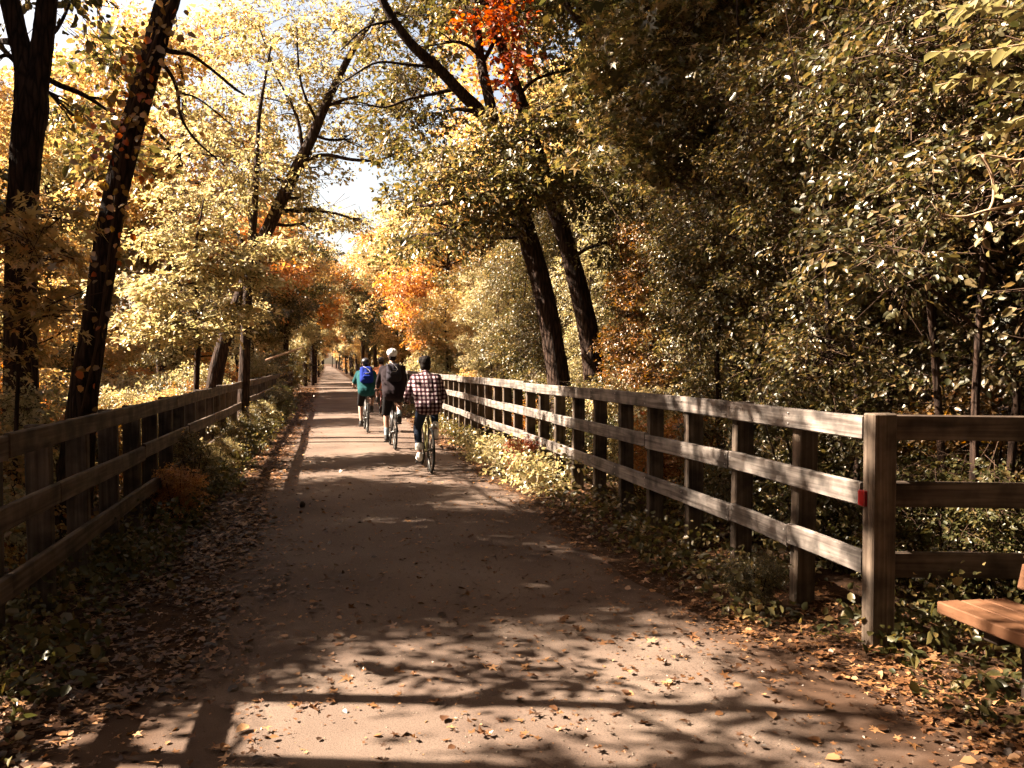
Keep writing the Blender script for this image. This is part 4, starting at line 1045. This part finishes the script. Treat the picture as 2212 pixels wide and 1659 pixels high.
def backpack(label, loc, rz, chest, up, J, mat, trim, w=.135, h=.21):
    t = thing('backpack', label, 'backpack', loc, rz)
    bk = Vector((0, up.z, -up.y)) * -1
    c = chest + bk * .19 - up * .05
    link('bag', remesh('bag', [(c + Vector((-w * .55, 0, 0)) + up * h * .55, .07, c + Vector((w * .55, 0, 0)) + up * h * .55, .07), (c + Vector((-w * .6, 0, 0)) - up * h * .7, .075, c + Vector((w * .6, 0, 0)) - up * h * .7, .075),
                                (c + Vector((-w * .55, 0, 0)) + up * h * .55, .07, c + Vector((-w * .6, 0, 0)) - up * h * .7, .075), (c + Vector((w * .55, 0, 0)) + up * h * .55, .07, c + Vector((w * .6, 0, 0)) - up * h * .7, .075),
                                (c + up * h * .5, .08, c - up * h * .6, .085)], [], M[mat], .014, 4), t)
    link('front_pocket', remesh('front_pocket', [(c + bk * .06 + Vector((-w * .4, 0, 0)) - up * h * .45, .045, c + bk * .06 + Vector((w * .4, 0, 0)) - up * h * .45, .045), (c + bk * .06 + Vector((-w * .35, 0, 0)) - up * h * .1, .04, c + bk * .06 + Vector((w * .35, 0, 0)) - up * h * .1, .04)], [], M[mat], .012, 3), t)
    for s in (-1, 1):
        q = MB(); sh = J[s][0]
        q.tube([c + Vector((s * .07, 0, 0)) + up * h * .7, chest + up * .19 + Vector((s * .11, 0, 0)), chest + up * .1 - bk * .135 + Vector((s * .12, 0, 0)), chest - up * .12 - bk * .13 + Vector((s * .14, 0, 0)), c + Vector((s * .12, 0, 0)) - up * h * .8], .018, 6)
        q.build('strap', M['blackpart'], t, True)
    q = MB(); q.tube([c + bk * .082 + Vector((-w * .5, 0, 0)) + up * .16, c + bk * .10 + Vector((0, 0, 0)) + up * .11, c + bk * .09 + Vector((w * .55, 0, 0)) + up * .02, c + bk * .105 + Vector((w * .3, 0, 0)) - up * .04, c + bk * .105 + Vector((-w * .3, 0, 0)) - up * .04], .006, 5)
    q.build('piping', M[trim], t, True)
    return t

def bikeloc(x, y): return (x, y + 0.44, 0.026)
HZ = R(1)
b, pd = bicycle('bicycle with dull yellow frame under the rider in the plaid shirt, nearest of the group', bikeloc(1.48, 12.05), HZ, (0.22, 0.19, 0.075), 1.0, R(-95))
rider('cyclist in a maroon and white plaid shirt with dark hair, rolled jeans and white shoes', bikeloc(1.48, 12.05), HZ, pd, (0, -.19, .985), (0, .13, 1.47), (0, .20, 1.615), 1.0, 'plaid', 'denim', 'white_shoe', 'long', 'cropped', None, 'hair', .195, 1.0, 'white_cloth')
b, pd = bicycle('dark bicycle under the tall rider with the white helmet', bikeloc(1.22, 15.4), HZ, (0.03, 0.025, 0.025), 1.10, R(-100), 1.0)
t, J, up, ch = rider('tall cyclist in dark plum jacket, black shorts and white helmet', bikeloc(1.22, 15.4), HZ, pd, (0, -.21, 1.06), (0, .03, 1.60), (0, .07, 1.765), 1.10, 'jacket', 'shorts', 'shoe', 'long', 'shorts', 'sock', 'helmet', .205, 1.1)
backpack('small black backpack with grey piping on the tall rider with the white helmet', bikeloc(1.22, 15.4), HZ, ch, up, J, 'black_pack', 'grey_trim', .12, .18)
b, pd = bicycle('bicycle under the rider with the blue backpack, on the left of the group', bikeloc(0.90, 19.4), HZ, (0.10, 0.09, 0.085), 1.02, R(-85))
t, J, up, ch = rider('cyclist in teal shirt, black shorts and dark helmet on the left of the group', bikeloc(0.90, 19.4), HZ, pd, (0, -.19, .985), (0, .10, 1.46), (0, .16, 1.605), 1.02, 'teal', 'shorts', 'shoe', 'short', 'shorts', None, 'dark_helmet', .19, 1.05)
backpack('bright blue backpack worn by the rider in the teal shirt', bikeloc(0.90, 19.4), HZ, ch, up, J, 'blue_pack', 'grey_trim', .15, .24)
b, pd = bicycle('bicycle of the farthest rider, mostly hidden behind the group', bikeloc(1.62, 25.0), HZ, (0.2, 0.05, 0.04), 1.02, R(60))
rider('farthest cyclist in an orange shirt, half hidden behind the tall rider', bikeloc(1.62, 25.0), HZ, pd, (0, -.19, .985), (0, .08, 1.52), (0, .13, 1.67), 1.02, 'peach', 'shorts', 'shoe', 'short', 'shorts', None, 'dark_helmet', .19, 1.0)

# ------------------------------------------------------------------ undergrowth and fallen leaves
def flat_leaves(rg, x, y, size, curl=0.26, zoff=0.008):
    n = len(x)
    z = np.array([gz(a) for a in x]) + zoff + rg.random(n) * 0.018
    z += np.where((x > -0.5) & (x < 2.3), 0.014, 0)
    P = np.stack([x, y, z], 1); a = rg.random(n) * 6.283
    D = np.stack([np.cos(a), np.sin(a), curl * rg.normal(size=n) * 0.5], 1)
    Nl = np.array([0, 0, 1.0]) + curl * rg.normal(size=(n, 3))
    sz_ = size * rg.uniform(0.5, 1.3, n); h = n // 2
    a, fa = leaf_arrays(P[:h], D[:h], Nl[:h], sz_[:h], True, 1.25)
    b, fb = leaf_arrays(P[h:], D[h:], Nl[h:], sz_[h:] * 1.25, 'star')
    return a, fa, b, fb

rl = np.random.default_rng(91)
def strip(n, x0, x1, y0, y1, size, pw=1.0):
    return rl.uniform(x0, x1, n) if pw == 1 else x0 + (x1 - x0) * rl.random(n) ** pw, rl.uniform(y0, y1, n), np.full(n, size)
parts = [strip(13000, -0.25, -1.9, 2.0, 9, .045, .8), strip(7000, -0.35, -1.9, 9, 22, .06, .8), strip(3500, -0.4, -1.9, 22, 55, .10, .8),
         strip(6000, 2.0, 3.4, 2.0, 9, .045, .75), strip(5000, 2.05, 3.4, 9, 22, .06, .8), strip(2600, 2.1, 3.4, 22, 55, .10, .8),
         strip(3600, 2.4, 4.4, 1.5, 5.2, .045), strip(1000, -0.5, 2.3, 2.5, 9, .026), strip(3200, -1.2, 2.7, 2.5, 10, .014), strip(1100, -0.6, 2.3, 3.4, 13, .042), strip(900, -0.5, 2.3, 8, 30, .04), strip(900, -0.5, .1, 3, 20, .04), strip(900, 1.6, 2.3, 3, 20, .04),
         strip(2500, -5, -1.9, 3, 20, .10), strip(2500, 3.4, 6, 3, 20, .10)]
for cx, cy_ in ((0.95, 4.35), (1.55, 4.05), (0.5, 5.0), (1.9, 4.6), (0.2, 4.1), (1.3, 5.6), (0.75, 3.55), (1.0, 4.9), (1.45, 4.75), (0.9, 5.3), (1.7, 5.2), (2.0, 3.9), (1.2, 3.7), (0.4, 6.2), (1.1, 6.6), (1.8, 6.0), (0.7, 7.4), (1.6, 7.6), (0.1, 5.4), (1.3, 8.4), (2.0, 7.0)):
    k = 22; parts.append((rl.normal(cx, .25, k), rl.normal(cy_, .13, k), np.full(k, .042)))
X, Y, S = (np.concatenate(a) for a in zip(*parts))
inner = np.array([min(a - path_edges(b)[0], path_edges(b)[1] - a) for a, b in zip(X, Y)])
cl = np.sin(X * 5.1 + Y * 2.3) * np.sin(Y * 3.7 - X * 2.9) + 0.6 * np.sin(Y * 1.1 + X * 1.7) + rl.normal(size=len(X)) * 0.55
keep = np.where(inner > 0.12, (rl.random(len(X)) < 0.22) | (S < .033) | (S == .042), cl > -0.85)
X, Y, S = X[keep], Y[keep], S[keep] * rl.choice([.35, .55, .8, 1.0, 1.25], keep.sum())
pm_ = rl.permutation(len(X)); X, Y, S = X[pm_], Y[pm_], S[pm_]
Va, Fa, Vb, Fb = flat_leaves(rl, X, Y, S)
V = np.concatenate([Va, Vb]); F = np.concatenate([Fa, Fb + len(Va)])
tag(link('leaf_litter', mesh_np('leaf_litter', V, F, M['litter'])), 'brown leaf litter carpeting the trail verges', 'leaves', None, 'stuff')

ng = 5200
gx, gy = rl.uniform(-1.1, 2.6, ng), 2.5 + 9 * rl.random(ng) ** 1.4
gs = rl.uniform(.002, .0065, ng)
oc = np.array([(1, 0, 0), (-1, 0, 0), (0, 1, 0), (0, -1, 0), (0, 0, 1.0), (0, 0, -1)]) * np.array([1, .8, .6])
gc = np.stack([gx, gy, .006 + .02 * np.clip(1 - ((gx - .9) / 1.4) ** 2, 0, 1) + gs * .3], 1)
V = gc[:, None] + gs[:, None, None] * (oc[None] + rl.normal(size=(ng, 6, 3)) * .25)
of = np.array([(0, 2, 4), (2, 1, 4), (1, 3, 4), (3, 0, 4), (2, 0, 5), (1, 2, 5), (3, 1, 5), (0, 3, 5)])
F = (np.arange(ng)[:, None, None] * 6 + of[None]).reshape(-1, 3)
tag(link('gravel', mesh_np('gravel', V.reshape(-1, 3), F, plain('pale_grit', (0.17, 0.13, 0.10), .9, var=.5, bscale=25))), 'loose grit scattered over the trail surface', 'gravel', None, 'stuff')

# the fallen leaves that show largest lie on the trail as things of their own
def star_leaf(lobes, seed):
    rg = random.Random(seed); mb = MB(); pts = []
    n = lobes * 2
    for i in range(n):
        a = -math.pi * .86 + 1.72 * math.pi * i / (n - 1)
        r = (1.0 if i % 2 else .52) * rg.uniform(.82, 1.1) * (1.0 - .28 * abs(a) / math.pi)
        pts.append((r * math.cos(a) * .5, r * math.sin(a) * .5, rg.uniform(.0, .22)))
    vs = [(0, 0, .02)] + pts + [(-.16, 0, 0), (-.55, .02, .05), (-.55, -.02, .05)]
    fs = [(0, i, i + 1) for i in range(1, n)] + [(0, n, n + 1), (0, n + 1, 1), (n + 1, n + 2, n + 3)]
    mb.add(vs, fs); return mb.mesh('fallen_leaf', M['litter'], False)
LM = [star_leaf(5, 1), star_leaf(7, 2), star_leaf(5, 3), star_leaf(4, 4)]
rf_ = random.Random(17)
GL = 'dry leaves lying on the trail'
for k in range(290):
    y = 2.6 + 7.0 * rf_.random() ** 1.5
    zone = rf_.random()
    if zone < .55: x = rf_.uniform(-.6, 2.4)
    elif zone < .8: x = rf_.uniform(-1.6, -.4)
    else: x = rf_.uniform(2.1, 3.0)
    o = link('fallen_leaf', LM[k % 4], None, (x, y, .034 + .01 * rf_.random()))
    s = rf_.choice((.035, .045, .055, .07, .085)) * rf_.uniform(.8, 1.2); o.scale = (s, s * rf_.uniform(.7, 1), s)
    o.rotation_euler = (rf_.gauss(0, .25), rf_.gauss(0, .25), rf_.uniform(0, 6.28))
    tag(o, 'dry curled brown leaf lying on the trail near the viewer', 'leaf', GL)

# ground cover at the fence feet
def cover(name, label, x0, x1, y0, y1, n, seed, mat, hgt, per=9, size=.05):
    rg = np.random.default_rng(seed)
    y = rg.uniform(y0, y1, n); x = rg.uniform(x0, x1, n)
    keep = (np.sin(y * 1.9 + seed) * np.sin(y * .7 + x * 2.3) + rg.normal(size=n) * .5) > -.25
    x, y = x[keep], y[keep]
    z = np.array([gz(a) for a in x]) + .03 + hgt * rg.random(len(x)) ** 1.6
    Cn = np.stack([x, y, z], 1); O = unit(rg.normal(size=(len(x), 3)) * np.array([1, 1, .15]))
    P, D, Nl, Sz, A, L = sprays(rg, Cn, O, per, .26, .6, size, .1, .5, .2)
    P[:, 2] = np.maximum(P[:, 2], .03 + np.array([gz(a) for a in P[:, 0]]))
    V, F = leaf_arrays(P, D, Nl, Sz, True, 1.1)
    tag(link(name, mesh_np(name, V, F, M[mat])), label, 'ground cover', None, 'stuff')
cover('ground_cover', 'green weeds trailing along the foot of the right fence', 2.5, 3.6, 4.4, 30, 2400, 5, 'green', .22)
cover('ground_cover', 'sunlit yellow-green weeds in front of the right fence past the middle', 2.3, 3.1, 9.6, 15, 620, 6, 'pale', .45)
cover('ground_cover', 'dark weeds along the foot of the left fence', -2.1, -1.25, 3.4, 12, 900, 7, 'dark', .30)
cover('ground_cover', 'leafy weeds spilling through the left fence farther on', -2.0, -1.1, 9.5, 34, 1900, 8, 'green', .4)
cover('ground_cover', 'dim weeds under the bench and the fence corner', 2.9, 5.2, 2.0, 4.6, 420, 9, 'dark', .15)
cover('ground_cover', 'tangled weeds on the bank behind the right fence', 3.4, 6.5, 3, 24, 2600, 10, 'green', .5)
cover('ground_cover', 'tangled weeds on the bank behind the left fence', -6.5, -2.0, 4, 30, 2600, 12, 'rust', .5)
for k, (x, y, s, m) in enumerate([(-1.55, 9.2, .30, 'orange'), (-1.6, 10.6, .36, 'green'), (-1.5, 12.0, .32, 'pale'), (-1.6, 13.6, .34, 'green'), (-1.5, 15.4, .36, 'dark'), (-1.5, 17.5, .38, 'green'), (-1.5, 20, .4, 'pale'), (-1.4, 23, .45, 'green'), (-1.5, 26.5, .5, 'dark')]):
    place('shrub%d' % (k % 2), 'verge_bush', x, y, s, None, m, 'small orange-leaved bush in front of the left fence, nearest the viewer' if k == 0 else '%s bush smothering the left fence, %s beyond the orange one' % (HUE[m], ordw(k - 1)), 'shrub', None if k == 0 else 'bushes smothering the left fence')
place('shrub1', 'verge_bush', 2.75, 11.6, .26, None, 'red', 'small red-leaved bush against the right fence', 'shrub')
place('shrub0', 'verge_bush', 2.72, 13.2, .22, None, 'pale', 'sunlit pale bush in front of the right fence near the cyclists', 'shrub')
place('shrub0', 'verge_sapling', 2.78, 4.95, .2, None, 'green', 'small green weed in front of the second fence post from the corner', 'plant')
# sticks
def stick(label, pts, r):
    p0 = Vector(pts[0]); mb = MB(); mb.tube([Vector(q) - p0 for q in pts], [r, r * .9, r * .6][:len(pts)], 7, True, .1)
    o = mb.build('stick', M['twig_light'], None, True, 0, p0); tag(o, label, 'stick')
stick('pale stick lying in the weeds below the right fence', [(2.55, 5.35, .05), (2.75, 5.30, .075), (2.95, 5.22, .06)], .012)
a, b = at(612, 765, 22), at(655, 750, 22)
stick('pale broken branch sticking up over the far left fence', [tuple(a + (a - b) * .9), tuple(a), tuple(b)], .035)
st = MB(); st.tube([(0, 0, -.01), (.01, 0, .03), (.0, .01, .06)], [.025, .034, .014], 8, True, .1)
q = at(652, 1100, 9.3); o = st.build('stone', M['benchleg'], None, True, 0, (q.x, q.y, .02)); tag(o, 'small dark stone on the left part of the trail', 'stone')

# large-leaved branch hanging into the upper right corner
ov = thing('overhanging_branch', 'yellow-green leafy branch hanging into the upper right corner', 'branch', at(2330, 60, 2.7))
base = ov.location.copy()
LEAF = mesh_np('leaf', *leaf_arrays(np.zeros((1, 3)), np.array([[1.0, 0, 0]]), np.array([[0, 0, 1.0]]), np.array([1.0]), True, .95), leaf_mat('yellow_green_big_leaf', [(0.13, 0.125, 0.05), (0.20, 0.175, 0.08), (0.26, 0.20, 0.10)], trans=.35))
ro = random.Random(3)
def twig_with_leaves(parent, base, pts, r, nl, size, mesh, mat, spread=1.0):
    W = [at(*p) - base for p in pts]
    sp = spline([(*w, r * (1 - .75 * i / max(1, len(W) - 1))) for i, w in enumerate(W)], 6)
    mb = MB(); mb.tube([q[:3] for q in sp], [q[3] for q in sp], 6); mb.build('twig', mat, parent, True)
    for i in range(nl):
        j = min(len(sp) - 2, int((.15 + .85 * i / nl) * (len(sp) - 1)))
        p = Vector(sp[j][:3]); d = (Vector(sp[j + 1][:3]) - p).normalized()
        sd = d.cross(Vector((0, 0, 1))).normalized() * (1 if i % 2 else -1)
        dr = (d * .5 + sd * spread + Vector((ro.gauss(0, .25), ro.gauss(0, .25), -.3 + ro.gauss(0, .25)))).normalized()
        nn = (Vector((0, 0, 1)) + Vector((ro.gauss(0, .4), ro.gauss(0, .4), 0))).normalized()
        yy = nn.cross(dr).normalized(); zz = dr.cross(yy)
        o = link('leaf', mesh, parent)
        mt = Matrix((dr, yy, zz)).transposed().to_4x4(); mt.translation = p
        s = size * ro.uniform(.7, 1.2); o.matrix_local = mt @ Matrix.Scale(s, 4)
for pts in ([(2330, 60, 2.7), (2200, 20, 2.7), (2080, 15, 2.75), (1975, 40, 2.8)], [(2330, 90, 2.6), (2220, 95, 2.6), (2120, 110, 2.6), (2010, 112, 2.65)], [(2330, 170, 2.6), (2230, 165, 2.6), (2120, 165, 2.65), (2020, 185, 2.7)],
            [(2330, 20, 2.5), (2250, -20, 2.5), (2130, -10, 2.5), (2060, 40, 2.5)], [(2340, 230, 2.7), (2270, 235, 2.7), (2190, 260, 2.7), (2130, 290, 2.75)]):
    twig_with_leaves(ov, base, pts, .005, 26, .066, LEAF, M['twig_light'])
dv = thing('dangling_vine', 'pale looping vine twigs with few leaves at the right edge', 'vine', at(2300, 420, 3.0))
for pts, n in (([(2300, 420, 3.0), (2200, 440, 3.0), (2130, 455, 3.0), (2080, 468, 3.0), (2035, 462, 3.0), (2010, 435, 3.0)], 3), ([(2300, 300, 3.0), (2210, 345, 3.0), (2160, 340, 3.0), (2115, 335, 3.0), (2090, 350, 3.0)], 7),
               ([(2120, 335, 3.0), (2142, 380, 3.0), (2145, 430, 3.0), (2130, 470, 3.0), (2125, 530, 3.0), (2165, 545, 3.0)], 7), ([(2300, 500, 3.0), (2211, 510, 3.0), (2180, 540, 3.0)], 3), ([(2211, 345, 3.0), (2195, 390, 3.0), (2170, 330, 3.0)], 4)):
    twig_with_leaves(dv, dv.location.copy(), pts, .0075, n, .05, LEAF, M['twig_light'])
# creeper on the leaning trunk
cv = thing('creeper_vine', 'red and russet creeper climbing the leaning dark trunk on the left', 'vine', at(176, 890, 7.8))
trunk = [(176, 890), (203, 710), (235, 500), (270, 330), (312, 180), (350, 40), (360, 0)]
CM = [mesh_np('leaf', *leaf_arrays(np.zeros((1, 3)), np.array([[1.0, 0, 0]]), np.array([[0, 0, 1.0]]), np.array([1.0]), True, 1.35), M[m]) for m in ('red', 'rust', 'rust', 'rust', 'orange')]
mbv = MB(); cb = cv.location.copy()
sp = spline([(*(at(x + 12 * math.sin(i * 1.3), y, 7.80) - cb), .012) for i, (x, y) in enumerate(trunk)], 6)
mbv.tube([q[:3] for q in sp], .012, 6); mbv.build('stem', M['twig'], cv, True)
for k in range(290):
    f = ro.random(); f = .05 + .9 * (f if ro.random() < .3 else .35 + .5 * ro.random())
    q = Vector(sp[int(f * (len(sp) - 1))][:3]); wide = .07 + .16 * math.exp(-((f - .55) / .2) ** 2)
    p = q + Vector((ro.gauss(0, wide), ro.gauss(-.05, .1), ro.gauss(0, .15)))
    o = link('leaf', CM[k % 5], cv); dr = Vector((ro.gauss(0, .6), ro.gauss(-.3, .4), -.7)).normalized(); nn = Vector((ro.gauss(0, .7), ro.gauss(-.6, .5), .5)).normalized()
    yy = nn.cross(dr).normalized(); mt = Matrix((dr, yy, dr.cross(yy))).transposed().to_4x4(); mt.translation = p
    o.matrix_local = mt @ Matrix.Scale(ro.uniform(.05, .095), 4)
# red creeper in the limbs of the curved tree
rgc = np.random.default_rng(5)
c0 = at(1085, 200, 13.8); rc = thing('creeper_vine', 'bright red creeper among the upper limbs of the curved trunks', 'vine', c0)
bl = [((at(x, y, d) - c0)[:], (.35, .35, .45), 8) for x, y, d in ((1080, 60, 13.9), (1095, 130, 13.9), (1110, 190, 14), (1050, 30, 13.9), (1075, 10, 13.9), (1130, 110, 14), (1110, 30, 14), (1010, 20, 14))]
lm, wm = crown_meshes('red_creeper', rgc, bl, 14, .3, .085, M['red'], True, wid=1.3)
o = link('foliage', lm, rc); o['kind'] = 'stuff'; o = link('stems', wm, rc); o['kind'] = 'stuff'
